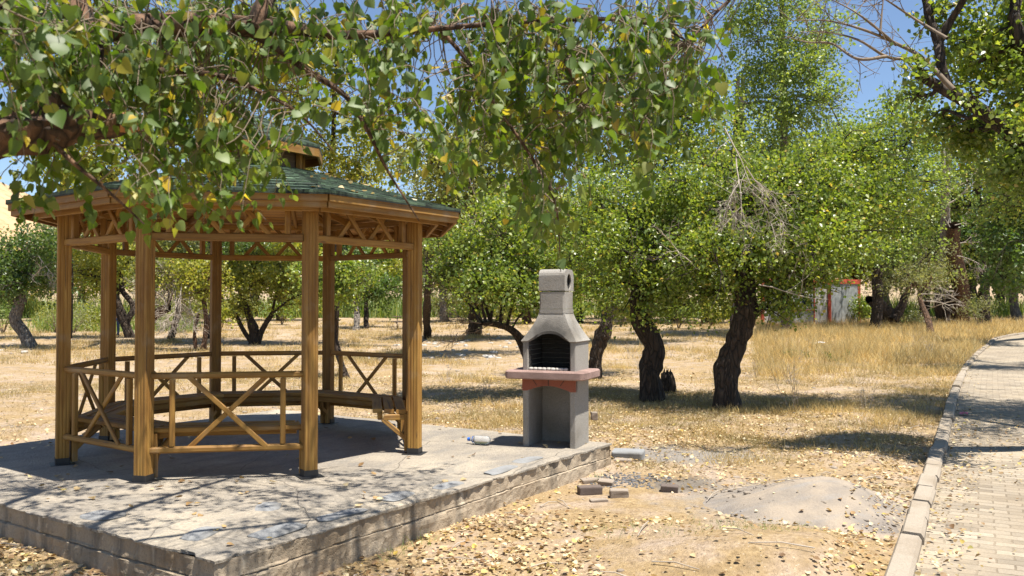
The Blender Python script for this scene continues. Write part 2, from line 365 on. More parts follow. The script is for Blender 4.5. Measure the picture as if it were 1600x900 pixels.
def shingle_mat():
    m, t, b = newmat('green_shingles'); uv = coord(t, 'UV')
    br = nd(t, 'TexBrick', {'Vector': uv, 'Scale': 1.0, 'Mortar Size': .004, 'Mortar Smooth': .2, 'Bias': 0.0, 'Brick Width': .16, 'Row Height': .145,
                            'Color1': (.013, .028, .015, 1), 'Color2': (.058, .098, .058, 1), 'Mortar': (.008, .014, .011, 1)})
    n = noise(t, coord(t), 160, 2, .8); n2 = noise(t, coord(t), 5, 4)
    c = mixc(t, 1.0, br.outputs['Color'], ramp(t, n, [(.3, (.6, .6, .6)), (.7, (1.4, 1.4, 1.4))]), 'MULTIPLY')
    c = mixc(t, 1.0, c, ramp(t, nd(t, 'NewGeometry').outputs['Random Per Island'], [(0, (.45, .45, .45)), (1, (1.6, 1.55, 1.5))]), 'MULTIPLY')
    c = mixc(t, maprange(t, n2, .5, .7, 0, .35), c, (.10, .14, .10))
    t.links.new(c, b.inputs['Base Color']); b.inputs['Roughness'].default_value = .85
    bump(t, b, nd(t, 'Math', {0: n, 1: br.outputs['Fac']}, operation='SUBTRACT').outputs[0], .5, .006); return m
M['shingle'] = shingle_mat()
def bark_mat(name, c, pale):
    m, t, b = newmat(name); v = coord(t, 'Object', (1, 1, .28))
    n = noise(t, v, 9, 6, .7); vo = nd(t, 'TexVoronoi', {'Vector': mixc(t, .15, v, nd(t, 'TexNoise', {'Vector': v, 'Scale': 6.0}).outputs['Color']), 'Scale': 14.0}, feature='DISTANCE_TO_EDGE').outputs['Distance']
    cc = ramp(t, n, [(.3, tuple(x * .45 for x in c)), (.55, c), (.75, pale)])
    cc = mixc(t, maprange(t, vo, .0, .12), tuple(x * .25 for x in c), cc)
    t.links.new(cc, b.inputs['Base Color']); b.inputs['Roughness'].default_value = .95
    bump(t, b, nd(t, 'Math', {0: n, 1: maprange(t, vo, 0, .25)}, operation='ADD').outputs[0], 1.0, .04); return m
M['bark'] = bark_mat('dark_bark', (.062, .042, .029), (.135, .10, .07))
M['bark_brown'] = bark_mat('brown_bark', (.15, .082, .046), (.27, .165, .10))
M['bark_grey'] = bark_mat('grey_bark', (.27, .235, .20), (.42, .38, .33))
M['bark_pale'] = bark_mat('pale_dead_wood', (.46, .42, .37), (.62, .58, .53))
M['twig'] = flat_mat('thin_twig', (.17, .125, .085), .8, var=.4)
M['deadtwig'] = flat_mat('dead_twig', (.36, .31, .255), .85, var=.3)
def leaf_mat(name, stops, trans=.38, rough=.42, backmul=1.25, tint=None):
    m, t, b = newmat(name); out = t.nodes['Material Output']
    geo = nd(t, 'NewGeometry')
    c = ramp(t, geo.outputs['Random Per Island'], stops)
    pn = noise(t, coord(t), 1.1, 3)
    c = mixc(t, 1.0, c, ramp(t, pn, [(.35, (.78, .82, .85)), (.65, (1.2, 1.15, 1.0))]), 'MULTIPLY')
    cb = mixc(t, geo.outputs['Backfacing'], c, mixc(t, .35, c, (.16, .20, .11)))
    t.links.new(cb, b.inputs['Base Color']); b.inputs['Roughness'].default_value = rough; b.inputs['Specular IOR Level'].default_value = .5
    tr = nd(t, 'BsdfTranslucent', {'Color': mixc(t, 1.0, c, tint or (1.80, 1.75, .66), 'MULTIPLY')})
    mixs = nd(t, 'MixShader', {'Fac': trans, 1: b.outputs[0], 2: tr.outputs[0]})
    t.links.new(mixs.outputs[0], out.inputs['Surface']); return m
G = lambda *a: [(p, c) for p, c in a]
M['leaf_near'] = leaf_mat('poplar_leaf', G((0, (0.054, 0.103, 0.011)), (.35, (0.084, 0.146, 0.016)), (.7, (0.123, 0.185, 0.022)), (.93, (0.190, 0.224, 0.034)), (.97, (0.403, 0.336, 0.050)), (1, (0.470, 0.336, 0.045))), .42, .50)
M['leaf_mid'] = leaf_mat('poplar_crown', G((0, (0.094, 0.153, 0.026)), (.4, (0.156, 0.222, 0.038)), (.8, (0.224, 0.281, 0.053)), (.96, (0.295, 0.330, 0.088)), (1, (0.472, 0.354, 0.118))), .42, .36)
M['leaf_yellow'] = leaf_mat('yellow_green_crown', G((0, (0.168, 0.202, 0.025)), (.5, (0.246, 0.269, 0.039)), (.9, (0.347, 0.336, 0.062)), (1, (0.470, 0.381, 0.101))), .42, .42)
M['leaf_dark'] = leaf_mat('dark_green_crown', G((0, (0.052, 0.103, 0.023)), (.5, (0.081, 0.144, 0.032)), (1, (0.132, 0.190, 0.048))), .42, .4)
M['leaf_fine'] = leaf_mat('pale_poplar_crown', G((0, (0.140, 0.220, 0.051)), (.5, (0.201, 0.275, 0.071)), (1, (0.281, 0.336, 0.104))), .42, .42)
M['leaf_olive'] = leaf_mat('grey_olive_crown', G((0, (.15, .17, .085)), (.5, (.21, .225, .12)), (1, (.28, .28, .17))), .42, .5)
M['leaf_willow'] = leaf_mat('dull_willow_crown', G((0, (0.119, 0.144, 0.037)), (.5, (0.181, 0.200, 0.056)), (1, (0.263, 0.263, 0.088))), .42, .42)
M['litter'] = leaf_mat('fallen_leaf', G((0, (.17, .095, .045)), (.25, (.31, .20, .095)), (.50, (.47, .345, .18)), (.78, (.62, .505, .32)), (.93, (.70, .60, .42)), (.97, (.55, .40, .09)), (1, (.28, .26, .09))), .25, .6, tint=(1.2, 1.1, .8))
M['straw'] = leaf_mat('dry_grass_blade', G((0, (.30, .215, .10)), (.4, (.54, .41, .19)), (.8, (.68, .55, .29)), (1, (.74, .64, .40))), .5, .6, tint=(1.2, 1.1, .85))
M['dullgrass'] = leaf_mat('dull_grass_blade', G((0, (.20, .13, .05)), (.5, (.34, .245, .095)), (.88, (.46, .35, .155)), (1, (.22, .22, .075))), .35, .6, tint=(1.2, 1.15, .8))
M['greengrass'] = leaf_mat('green_grass_blade', G((0, (.10, .17, .04)), (.6, (.18, .26, .06)), (1, (.34, .36, .12))), .4, .5)

# ------------------------------------------------------------------ ground, path, kerb, hills
def _flat(px, py):
    d = ray(px, py); Y = 20.0
    for _ in range(80): Y = .6 * Y + .4 * (CAMZ - max(0, .012 * (Y - 25))) / -d[2] * d[1]
    return [d[0] / d[1] * Y, Y]
_k = [_flat(*q) for q in ((1388, 898), (1421, 802), (1442, 741), (1462, 685), (1478, 635), (1490, 603), (1505, 575), (1521, 556), (1541, 540), (1562, 528))]
_k = [np.array(q) + np.array([.07, -.04]) for q in _k]
KERB = np.array([_k[0] - (_k[1] - _k[0]) * 7] + _k + [_k[-1] + (_k[-1] - _k[-2]) * .9 + np.array([2.2, .3]), _k[-1] + np.array([14, 7.5]), _k[-1] + np.array([40, 12])])
KPTS = spline(KERB, 14)
def kerb_dist(x, y):
    """signed distance to the kerb line, positive on the path side"""
    x, y = np.broadcast_arrays(np.asarray(x, float), np.asarray(y, float)); best = np.full(x.shape, 1e9); sgn = np.zeros(x.shape)
    for a, b in zip(KERB_S[:-1], KERB_S[1:]):
        d = b - a; l2 = d @ d; t = np.clip(((x - a[0]) * d[0] + (y - a[1]) * d[1]) / l2, 0, 1)
        qx, qy = x - a[0] - t * d[0], y - a[1] - t * d[1]; dd = np.hypot(qx, qy); k = dd < best
        best = np.where(k, dd, best); sgn = np.where(k, np.sign(d[1] * qx - d[0] * qy), sgn)
    return best * sgn
KERB_S = KPTS[::4]
if not np.allclose(KERB_S[-1], KPTS[-1]): KERB_S = np.vstack([KERB_S, KPTS[-1]])
PATHW = 3.3
def rise(y): return np.where(y > 25, .012 * (y - 25), 0) + np.where(y > 95, .03 * (y - 95), 0)
def gh(x, y):
    x = np.asarray(x, float); y = np.asarray(y, float); kd = kerb_dist(x, y)
    bumpy = .05 * vnoise(x * .55, y * .55, 0, 1) + .022 * vnoise(x * 1.7, y * 1.7, 0, 2) + .010 * vnoise(x * 5, y * 5, 0, 4)
    side = np.clip((-kd - .02) / .5, 0, 1)
    pathm = np.clip((kd + .05) / .1, 0, 1) * np.clip((PATHW + .15 - kd) / .2, 0, 1)
    far = np.clip((kd - PATHW) / .8, 0, 1)
    lump = .13 * np.exp(-(((x - 1.6) / .9) ** 2 + ((y - 5.7) / .55) ** 2))
    return rise(y) + bumpy * np.maximum(side, far) + lump * side - .12 * pathm
def G0(px, py):
    """ground point under a pixel"""
    d = ray(px, py); Y = 20.0
    for _ in range(60): Y = .6 * Y + .4 * min(400, max(2, (CAMZ - float(rise(np.array(Y)))) / max(1e-4, -d[2]) * d[1]))
    x = d[0] / d[1] * Y; return np.array([x, Y, float(gh(x, Y))])
def seg(a, b, step0, grow):
    out = [a]; s = step0
    while out[-1] < b: out.append(out[-1] + s); s *= grow
    return out
xs = sorted(set([-t for t in seg(6, 900, .14, 1.12)] + list(np.arange(-6, 12, .12)) + seg(12, 900, .14, 1.12)))
ys = sorted(set(list(np.arange(-12, 3, .8)) + list(np.arange(3, 18, .11)) + seg(18, 1200, .13, 1.045)))
X, Y_ = np.meshgrid(np.array(xs), np.array(ys)); Z = gh(X, Y_)
nx, ny = len(xs), len(ys); ii = (np.arange(ny - 1)[:, None] * nx + np.arange(nx - 1)[None]).ravel()
ground = link('ground', fast_mesh('ground', np.stack([X, Y_, Z], -1).reshape(-1, 3), np.stack([ii, ii + 1, ii + nx + 1, ii + nx], -1), True), M['ground'])
tag(ground, kind='structure')

def offs(pts, d):
    t = np.gradient(pts, axis=0); t = unit(t); return pts + np.stack([t[:, 1], -t[:, 0]], -1) * d
def strip(name, mat, d0, d1, nd_, zf):
    base = spline(KERB, 40); arc = np.concatenate([[0], np.cumsum(np.linalg.norm(np.diff(base, axis=0), axis=1))])
    ds = np.linspace(d0, d1, nd_ + 1); rows = [offs(base, d) for d in ds]; mb = MB(); n = len(base)
    v = [(*p, float(zf(p[0], p[1], d))) for d, r_ in zip(ds, rows) for p in r_]
    fs, uv = [], []
    for i in range(nd_):
        for j in range(n - 1):
            fs.append([i * n + j, (i + 1) * n + j, (i + 1) * n + j + 1, i * n + j + 1])
            uv.append([(arc[j], ds[i]), (arc[j], ds[i + 1]), (arc[j + 1], ds[i + 1]), (arc[j + 1], ds[i])])
    mb.add(v, fs, uv); return tag(mb.build(name, mat, smooth=True), kind='structure')
def path_z(x, y, d): return float(rise(np.array(y))) + .012 + .012 * float(vnoise(x * .8, y * .8, 0, 9)) 
path = strip('path', M['paver'], .07, PATHW, 8, path_z)
# kerb: single stones about 0.6 m long laid in a row
mb = MB(); base = spline(KERB, 60); arc = np.concatenate([[0], np.cumsum(np.linalg.norm(np.diff(base, axis=0), axis=1))])
s = 0.3
while s < arc[-1] - 1:
    a0, a1 = s, s + .585
    p = [np.array([np.interp(q, arc, base[:, 0]), np.interp(q, arc, base[:, 1])]) for q in (a0, a1)]
    t = unit(p[1] - p[0]); n = np.array([t[1], -t[0]]); j = rng.normal(0, .007, 3); zt = .085 + j[0]
    c = (p[0] + p[1]) / 2; z0 = float(rise(np.array(c[1])))
    prof = [(-.075, -.15), (.075, -.15), (.075, zt - .03), (.055, zt), (-.06, zt + .004), (-.075, zt - .014)]
    q0, q1 = p[0] + n * j[1], p[1] + n * (j[1] + j[2])
    prism(mb, prof, (*q0, z0), (*q1, z0 + j[2] * .6)); s += .60
tag(mb.build('kerb', M['kerb']), kind='structure')
# far kerb on the outer side of the path
mb = MB(); b2 = offs(base, PATHW + .08)
for i in range(0, len(b2) - 6, 6):
    prism(mb, [(-.07, -.15), (.07, -.15), (.07, .1), (-.07, .1)], (*b2[i], float(rise(np.array(b2[i][1])))), (*(b2[i + 6] * .99 + b2[i] * .01), float(rise(np.array(b2[i + 6][1])))))
tag(mb.build('kerb', M['kerb']), kind='structure')

# crusted grey mound beside the kerb
mb = MB(); n = 44; vs = []; cx_, cy_ = 2.52, 7.2
for i in range(n + 1):
    for j in range(n + 1):
        u, v = i / n * 2 - 1, j / n * 2 - 1; x, y = cx_ + u * 1.05 + v * .18, cy_ + v * 1.0
        kd = float(kerb_dist(x, y)); r2 = u * u * 1.0 + v * v * 1.1
        h = .22 * math.exp(-r2 * 2.4) + .10 * math.exp(-((u - .35) ** 2 * 6 + (v + .3) ** 2 * 4)) - .028
        h += (.022 * float(vnoise(x * 3, y * 3, 0, 11)) + .008 * float(vnoise(x * 9, y * 9, 0, 12))) * math.exp(-r2)
        h = h * min(1, max(0, (-kd - .06) / .35)) - (.06 if kd > -.1 else 0)
        vs.append((x, y, h))
mb.add(vs, [[i * (n + 1) + j, (i + 1) * (n + 1) + j, (i + 1) * (n + 1) + j + 1, i * (n + 1) + j + 1] for i in range(n) for j in range(n)])
tag(mb.build('mound', M['mound'], smooth=True), kind='structure')

def hill(name, mat, x0, x1, y0, y1, fn, n=70):
    xs_, ys_ = np.linspace(x0, x1, n), np.linspace(y0, y1, n); X, Y = np.meshgrid(xs_, ys_); Z = fn(X, Y)
    ii = (np.arange(n - 1)[:, None] * n + np.arange(n - 1)[None]).ravel()
    return tag(link(name, fast_mesh(name, np.stack([X, Y, Z], -1).reshape(-1, 3), np.stack([ii, ii + 1, ii + n + 1, ii + n], -1), True), mat), kind='structure')
def hill_mat(name, a, b_, c_, sc):
    m, t, b = newmat(name); v = coord(t); n = noise(t, v, sc, 7, .65); n2 = noise(t, v, sc * 8, 5, .7)
    c = mixc(t, maprange(t, n2, .5, .62), ramp(t, n, [(.35, a), (.65, b_)]), c_)
    t.links.new(c, b.inputs['Base Color']); b.inputs['Roughness'].default_value = 1; bump(t, b, n, 1, 3); return m
hill('hill', hill_mat('bare_hill', (.42, .25, .13), (.50, .34, .20), (.30, .24, .12), .03), -340, -20, 130, 420,
     lambda X, Y: -3 + 44 * np.exp(-((X + 190) / 95) ** 2 - ((Y - 260) / 90) ** 2) * (1 + .12 * vnoise(X * .03, Y * .03, 0, 21)))
hill('hill', hill_mat('scrub_hill', (.12, .15, .08), (.20, .19, .11), (.07, .10, .05), .02), -700, 900, 380, 1100,
     lambda X, Y: -10 + (92 + 20 * vnoise(X * .006, Y * .004, 0, 22)) * np.exp(-((Y - 700) / 190) ** 2) * (1 + .1 * vnoise(X * .02, Y * .02, 0, 23)))

# ------------------------------------------------------------------ concrete platform
SLAB = .27
E1, E2 = np.array([.560, .828]), np.array([-.828, .560]); S0 = np.array([-1.693, 4.815]); L1, L2 = 4.88, 5.2
def SL(a, b): return S0 + E1 * a + E2 * b
SROT = math.atan2(E1[1], E1[0])     # local x along E1, local y along E2
plat = empty('concrete_platform', (*S0, 0), SROT)
tag(plat, 'low rectangular concrete platform with crumbling edges under the gazebo', 'platform')
def slab_walls():
    mb = MB(); zs = [-.25, -.05, .0, .04, .075, .105, .122, .128, .133, .139, .15, .18, .21, .235, .252]
    loop = []
    for (a0, b0), (a1, b1), n in (((0, 0), (L1, 0), 260), ((L1, 0), (L1, L2), 60), ((L1, L2), (0, L2), 60), ((0, L2), (0, 0), 260)):
        nrm = np.array([b1 - b0, -(a1 - a0)]); ln = np.linalg.norm(nrm); nrm = nrm / ln
        for i in range(n): loop.append((a0 + (a1 - a0) * i / n, b0 + (b1 - b0) * i / n, nrm, ln * i / n))
    A = np.array([[q[0], q[1], q[3], q[2][0], q[2][1]] for q in loop]); m = len(loop); vs = []
    for z in zs:
        a, b, s_ = A[:, 0], A[:, 1], A[:, 2]
        o = -.006 + .007 * vnoise(a * 2.6, b * 2.6, z * 5, 31) + .006 * vnoise(a * 9, b * 9, z * 12, 32) + .004 * vnoise(a * 24, b * 24, z * 30, 33)
        jz = .131 + .005 * vnoise(a * 3, b * 3, 0, 36)
        o = o - .014 * (np.abs(z - jz) < .0045) + .010 * (z < jz) + .007 * (np.abs(z - jz - .012) < .008) * (vnoise(a * 6, b * 6, 0, 37) > .1)
        fr = ((s_ + (.2 if z < .131 else 0) + .02 * vnoise(z * 9, s_ * 2, 0, 38)) / .40) % 1
        o = o - .009 * (np.minimum(fr, 1 - fr) < .022)
        o = o + .02 * np.clip(vnoise(a * 1.7, b * 1.7, 4.4, 39) - .25, 0, 1) * (z < .1)
        vs += [(x + nx_ * q, y + ny_ * q, z) for x, y, nx_, ny_, q in zip(a, b, A[:, 3], A[:, 4], o)]
    fs = [[k * m + i, k * m + (i + 1) % m, (k + 1) * m + (i + 1) % m, (k + 1) * m + i] for k in range(len(zs) - 1) for i in range(m)]
    mb.add(vs, fs); return mb
slab_walls().build('edge_wall', M['slabwall'], plat)
def slab_top():
    n1, n2 = 220, 232; mb = MB(); vs = []
    def pt(i, j, low):
        u, v = i / n1, j / n2; a, b = u * L1, v * L2
        edge = min(a, L1 - a, b, L2 - b)
        chip = lambda q, s_: -.055 * max(0.0, float(vnoise(q * 3.3, s_ * 9, 0, 47)) - .28) - .035 * max(0.0, float(vnoise(q * 13, s_ * 6, 0, 48)) - .25)
        rag = lambda q, s_: -(.014 + .006 * float(vnoise(q * 2.1, s_ * 7, 0, 41)) + .008 * float(vnoise(q * 9, s_ * 5, 0, 42)) + .007 * float(vnoise(q * 26, s_, 0, 43)) + chip(q, s_))
        if i == 0: a += rag(b, 1.3)
        if i == n1: a -= rag(b, 2.3)
        if j == 0: b += rag(a, 3.3)
        if j == n2: b -= rag(a, 4.3)
        z = SLAB + .006 * float(vnoise(a * 1.3, b * 1.3, 0, 44)) + .004 * float(vnoise(a * 4, b * 4, 0, 45)) - (.006 if edge < .01 else 0)
        if low: z = .250 + .005 * float(vnoise(a * 5, b * 5, 0, 46))
        return (a, b, z)
    for i in range(n1 + 1):
        for j in range(n2 + 1): vs.append(pt(i, j, False))
    w_ = n2 + 1; fs = [[i * w_ + j, (i + 1) * w_ + j, (i + 1) * w_ + j + 1, i * w_ + j + 1] for i in range(n1) for j in range(n2)]
    ring = [(i, 0) for i in range(n1)] + [(n1, j) for j in range(n2)] + [(i, n2) for i in range(n1, 0, -1)] + [(0, j) for j in range(n2, 0, -1)]
    o = len(vs); m = len(ring)
    for i, j in ring: vs.append(pt(i, j, True))
    for k in range(m):
        k2 = (k + 1) % m; a = ring[k][0] * w_ + ring[k][1]; b = ring[k2][0] * w_ + ring[k2][1]
        fs.append([o + k, o + k2, b, a])
    mb.add(vs, fs); return mb
slab_top().build('screed_top', M['screed'], plat)
def stone_mb(sx_, sy_, sz_, seed, n=14, flat=.0):
    mb = MB(); vs = []; m = n
    for i in range(m + 1):
        ph = math.pi * i / m - math.pi / 2
        for j in range(2 * m):
            th = math.pi * j / m; c = math.cos(ph)
            d = np.array([c * math.cos(th), c * math.sin(th), math.sin(ph)])
            p = np.sign(d) * np.abs(d) ** .62
            r_ = 1 + .22 * float(vnoise(d[0] * 1.6 + seed, d[1] * 1.6, d[2] * 1.6, 51)) + .05 * float(vnoise(d[0] * 6 + seed, d[1] * 6, d[2] * 6, 52))
            vs.append((p[0] * sx_ * r_, p[1] * sy_ * r_, p[2] * sz_ * (1 + .1 * (r_ - 1))))
    mb.add(vs, [[i * 2 * m + j, i * 2 * m + (j + 1) % (2 * m), (i + 1) * 2 * m + (j + 1) % (2 * m), (i + 1) * 2 * m + j] for i in range(m) for j in range(2 * m)])
    return mb
for k, (a, b, sx_, sy_, rz) in enumerate([(.30, .55, .16, .08, .4), (.62, .20, .19, .09, .1), (1.15, .16, .20, .075, -.1), (1.75, .2, .17, .09, .2), (2.3, .13, .14, .07, 0), (3.05, .14, .22, .07, .05), (3.6, .2, .18, .08, -.1), (.2, 1.5, .12, .15, .2), (1.0, .75, .13, .09, .8)]):
    stone_mb(sx_, sy_, .014, k * 3.1).build('flagstone', M['flag'], plat, (a, b, SLAB + .001), (0, 0, rz), smooth=True)

# ------------------------------------------------------------------ gazebo
GC = np.array([-2.653, 8.643]); GR = 1.741; GROT = R(-102.9)
gaz = empty('gazebo', (*GC, SLAB), GROT)
tag(gaz, 'octagonal honey-stained wooden gazebo with green shingle roof and small cupola', 'gazebo')
AP, SIDE = GR * math.cos(math.pi / 8), 2 * GR * math.sin(math.pi / 8)
def groove_prof(w_, g=.004):
    h = w_ / 2; c = .007; f = []
    for k in range(4):
        pts = [(-h + c, -h)]
        for q in (-.25, 0, .25): pts += [(q * w_ - .007, -h), (q * w_, -h + g), (q * w_ + .007, -h)]
        pts += [(h - c, -h)]
        ca, sa = math.cos(k * math.pi / 2), math.sin(k * math.pi / 2)
        f += [(x * ca - y * sa, x * sa + y * ca) for x, y in pts]
    return f
PW = .114
mb = MB(); prism(mb, groove_prof(PW), (0, 0, .055), (0, 0, 2.36)); post_me = mb.mesh('post'); post_me.materials.append(M['wood'])
mb = MB(); prism(mb, rect(PW + .008, PW + .008, .004), (0, 0, 0), (0, 0, .06)); box(mb, (-.1, -.1, .0), (.1, .1, .006)); shoe_me = mb.mesh('post_shoe'); shoe_me.materials.append(M['black_metal'])
for k in range(8):
    a = k * math.pi / 4
    o = link('post', post_me, None, gaz, (GR * math.cos(a), GR * math.sin(a), 0), (0, 0, a))
    link('post_shoe', shoe_me, None, o)
def side_xf(k):
    a = (k + .5) * math.pi / 4; return (AP * math.cos(a), AP * math.sin(a), 0), (0, 0, a - math.pi / 2)
S2 = SIDE / 2
RZ0, RZ1 = .255, .87
def bar_mesh(name, prof, p0, p1, up=(0, 0, 1), mat='wood'):
    mb = MB(); prism(mb, prof, p0, p1, up); me = mb.mesh(name); me.materials.append(M[mat]); return me
mb = MB()
prism(mb, rect(.048, .054, .014), (-S2 + .05, 0, RZ1), (S2 - .05, 0, RZ1))
rail_me = mb.mesh('railing'); rail_me.materials.append(M['wood'])
low_me = bar_mesh('bottom_rail', rect(.048, .054, .014), (-S2 + .05, 0, RZ0), (S2 - .05, 0, RZ0))
bal_me = [bar_mesh('baluster', rect(.044, .044, .008), (s_ * S2 * .67, 0, RZ0 + .031), (s_ * S2 * .67, 0, RZ1 - .031)) for s_ in (-1, 1)]
br_me = [bar_mesh('cross_brace', rect(.024, .042, .006), (-s_ * S2 * .47, s_ * .0125, RZ0 + .01), (s_ * S2 * .47, s_ * .0125, RZ1 - .01)) for s_ in (-1, 1)]
# bench: three slats on the inside, two brackets
def bench_meshes():
    mb = MB()
    for q, y in enumerate((-.13, -.245, -.36)):
        hw = S2 * (AP + y) / AP - .004
        prism(mb, rect(.098, .042, .008), (-hw, y, .405), (hw, y, .405))
    prism(mb, rect(.05, .065, .008), (-S2 * .80, -.335, .351), (S2 * .80, -.335, .351))
    seat = mb.mesh('bench'); seat.materials.append(M['wood']); br = []
    for s_ in (-1, 1):
        mb = MB(); x = s_ * S2 * .90
        prism(mb, rect(.045, .05, .006), (x, -.075, .0 if s_ * 0 else .02), (x, -.075, .383), (0, 1, 0)); prism(mb, rect(.043, .055, .006), (x, -.10, .352), (x, -.30, .352))
        prism(mb, rect(.041, .045, .006), (x, -.085, .14), (x, -.31, .335)); me = mb.mesh('bench_bracket'); me.materials.append(M['wood']); br.append(me)
    return seat, br
seat_me, brk_me = bench_meshes()
for k in range(8):
    if k == 1: continue
    loc, rot = side_xf(k)
    o = link('railing', rail_me, None, gaz, loc, rot)
    link('bottom_rail', low_me, None, o)
    for m_ in bal_me: link('baluster', m_, None, o)
    for m_ in br_me: link('cross_brace', m_, None, o)
    o = link('bench', seat_me, None, gaz, loc, rot)
    for m_ in brk_me: link('bench_bracket', m_, None, o)
# truss under the eaves
TZ0, TZ1 = 2.03, 2.40
ch_me = MB(); prism(ch_me, rect(.06, .065, .008), (-S2 + .055, 0, TZ0), (S2 - .055, 0, TZ0)); prism(ch_me, rect(.10, .06, .006), (-S2 + .02, 0, TZ1), (S2 - .02, 0, TZ1))
ch_me = ch_me.mesh('truss'); ch_me.materials.append(M['wood'])
tv_me = [bar_mesh('truss_post', rect(.05, .055, .006), (s_ * S2 * .72, 0, TZ0 + .033), (s_ * S2 * .72, 0, TZ1 - .031)) for s_ in (-1, 1)]
tb_me = []
for c in (-.28, .28):
    for s_ in (-1, 1):
        tb_me.append(bar_mesh('truss_brace', rect(.024, .042, .005), (S2 * c - s_ * S2 * .22, s_ * .0125, TZ0 + .02), (S2 * c + s_ * S2 * .22, s_ * .0125, TZ1 - .02)))
for k in range(8):
    loc, rot = side_xf(k); o = link('truss', ch_me, None, gaz, loc, rot)
    for m_ in tv_me: link('truss_post', m_, None, o)
    for m_ in tb_me: link('truss_brace', m_, None, o)
# roof
ER, EZ, TR, TZ = 2.18, 2.37, .50, 2.83
C8 = math.cos(math.pi / 8)
def ring(r_, z): return [(r_ * math.cos(k * math.pi / 4), r_ * math.sin(k * math.pi / 4), z) for k in range(8)]
def sectors(mb, r0, z0, r1, z1, flip=False):
    A, B = ring(r0, z0), ring(r1, z1); sl = math.hypot((r0 - r1) * C8, z1 - z0)
    for k in range(8):
        j = (k + 1) % 8; w0, w1 = r0 * .765 / 2, r1 * .765 / 2; o = k * 3.7; v0 = r0
        f = [0, 1, 2, 3]; uv = [(o - w0, v0), (o + w0, v0), (o + w1, v0 + sl), (o - w1, v0 + sl)]
        if flip: f = f[::-1]; uv = uv[::-1]
        mb.add([A[k], A[j], B[j], B[k]], [f], [uv])
def shingles(r0, z0, r1, z1, nc, drop=.022):
    mb = MB()
    for i in range(nc):
        ta, tb = i / nc, (i + 1) / nc
        ra, rb = r0 + (r1 - r0) * ta, r0 + (r1 - r0) * tb; za, zb = z0 + (z1 - z0) * ta, z0 + (z1 - z0) * tb
        A, B, Cc = [ring(ra, za + .012 + .002 * (i % 2)), ring(rb, zb + .003), ring(ra, za - (drop if i == 0 else .004))]
        sl = math.hypot((ra - rb) * C8, zb - za)
        for k in range(8):
            j = (k + 1) % 8; nseg = 16; o = k * 5.3 + (i % 2) * .06; wa, wb = ra * .765 / 2, rb * .765 / 2
            for q in range(nseg):
                t0, t1 = q / nseg, (q + 1) / nseg; lp = lambda a, b, t: tuple(a[n] + (b[n] - a[n]) * t for n in range(3))
                up = [random.uniform(0, .006), random.uniform(-.003, .002)]
                p = [tuple(np.array(lp(A[k], A[j], t0)) + np.array([0, 0, up[0]])), tuple(np.array(lp(A[k], A[j], t1)) + np.array([0, 0, up[0] * .6])), lp(B[k], B[j], t1), lp(B[k], B[j], t0), lp(Cc[k], Cc[j], t0), lp(Cc[k], Cc[j], t1)]
                mb.add(p, [[0, 1, 2, 3], [4, 5, 1, 0]], [[(o + (2 * t0 - 1) * wa, i * .145), (o + (2 * t1 - 1) * wa, i * .145), (o + (2 * t1 - 1) * wb, (i + .98) * .145), (o + (2 * t0 - 1) * wb, (i + .98) * .145)],
                                                         [(o + t0, i * .145), (o + t1, i * .145), (o + t1, i * .145 + .01), (o + t0, i * .145 + .01)]])
    return mb
roof = shingles(ER + .03, EZ + .008, TR, TZ + .016, 11).build('roof', M['shingle'], gaz)
mb = MB(); sectors(mb, ER - .02, EZ - .022, TR, TZ - .016, True); mb.build('ceiling', M['ceil'], roof)
for k in range(8):      # two-board fascia, one piece per side, and rafters
    a0, a1 = k * math.pi / 4, (k + 1) * math.pi / 4
    p = lambda r_, a, z: Vector((r_ * math.cos(a), r_ * math.sin(a), z))
    mb = MB(); m0, m1 = p(ER, a0, EZ - .035), p(ER, a1, EZ - .035); d = (m1 - m0).normalized() * .004
    prism(mb, rect(.028, .07, .004), m0 + d, m1 - d)
    m0, m1 = p(ER - .022, a0, EZ - .092), p(ER - .022, a1, EZ - .092)
    prism(mb, rect(.026, .05, .004), m0 + d, m1 - d)
    o = mb.build('fascia', M['wood'], roof)
    mb = MB(); prism(mb, rect(.05, .085, .005), p(TR * .8, a0, TZ - .045), p(ER - .05, a0, EZ - .068)); mb.build('rafter', M['wood'], roof)
    for tt in (.33, .67):
        e0 = p(ER - .05, a0, EZ - .062).lerp(p(ER - .05, a1, EZ - .062), tt); am = a0 + (a1 - a0) * .5
        inn = Vector((math.cos(am), math.sin(am), 0)); off = (e0 - inn * e0.dot(inn)); off.z = 0
        ln = 1.05; q = e0 - inn * ln; q.z = EZ - .062 + (TZ - EZ) * ln / ((ER - TR) * C8)
        mb = MB(); prism(mb, rect(.04, .07, .004), q, e0); mb.build('rafter', M['wood'], roof)
    mb = MB(); prism(mb, rect(.03, .06, .004), p(1.97, a0, EZ - .14 + .04), p(1.97, a1, EZ - .14 + .04)); mb.build('eave_board', M['wood'], roof)
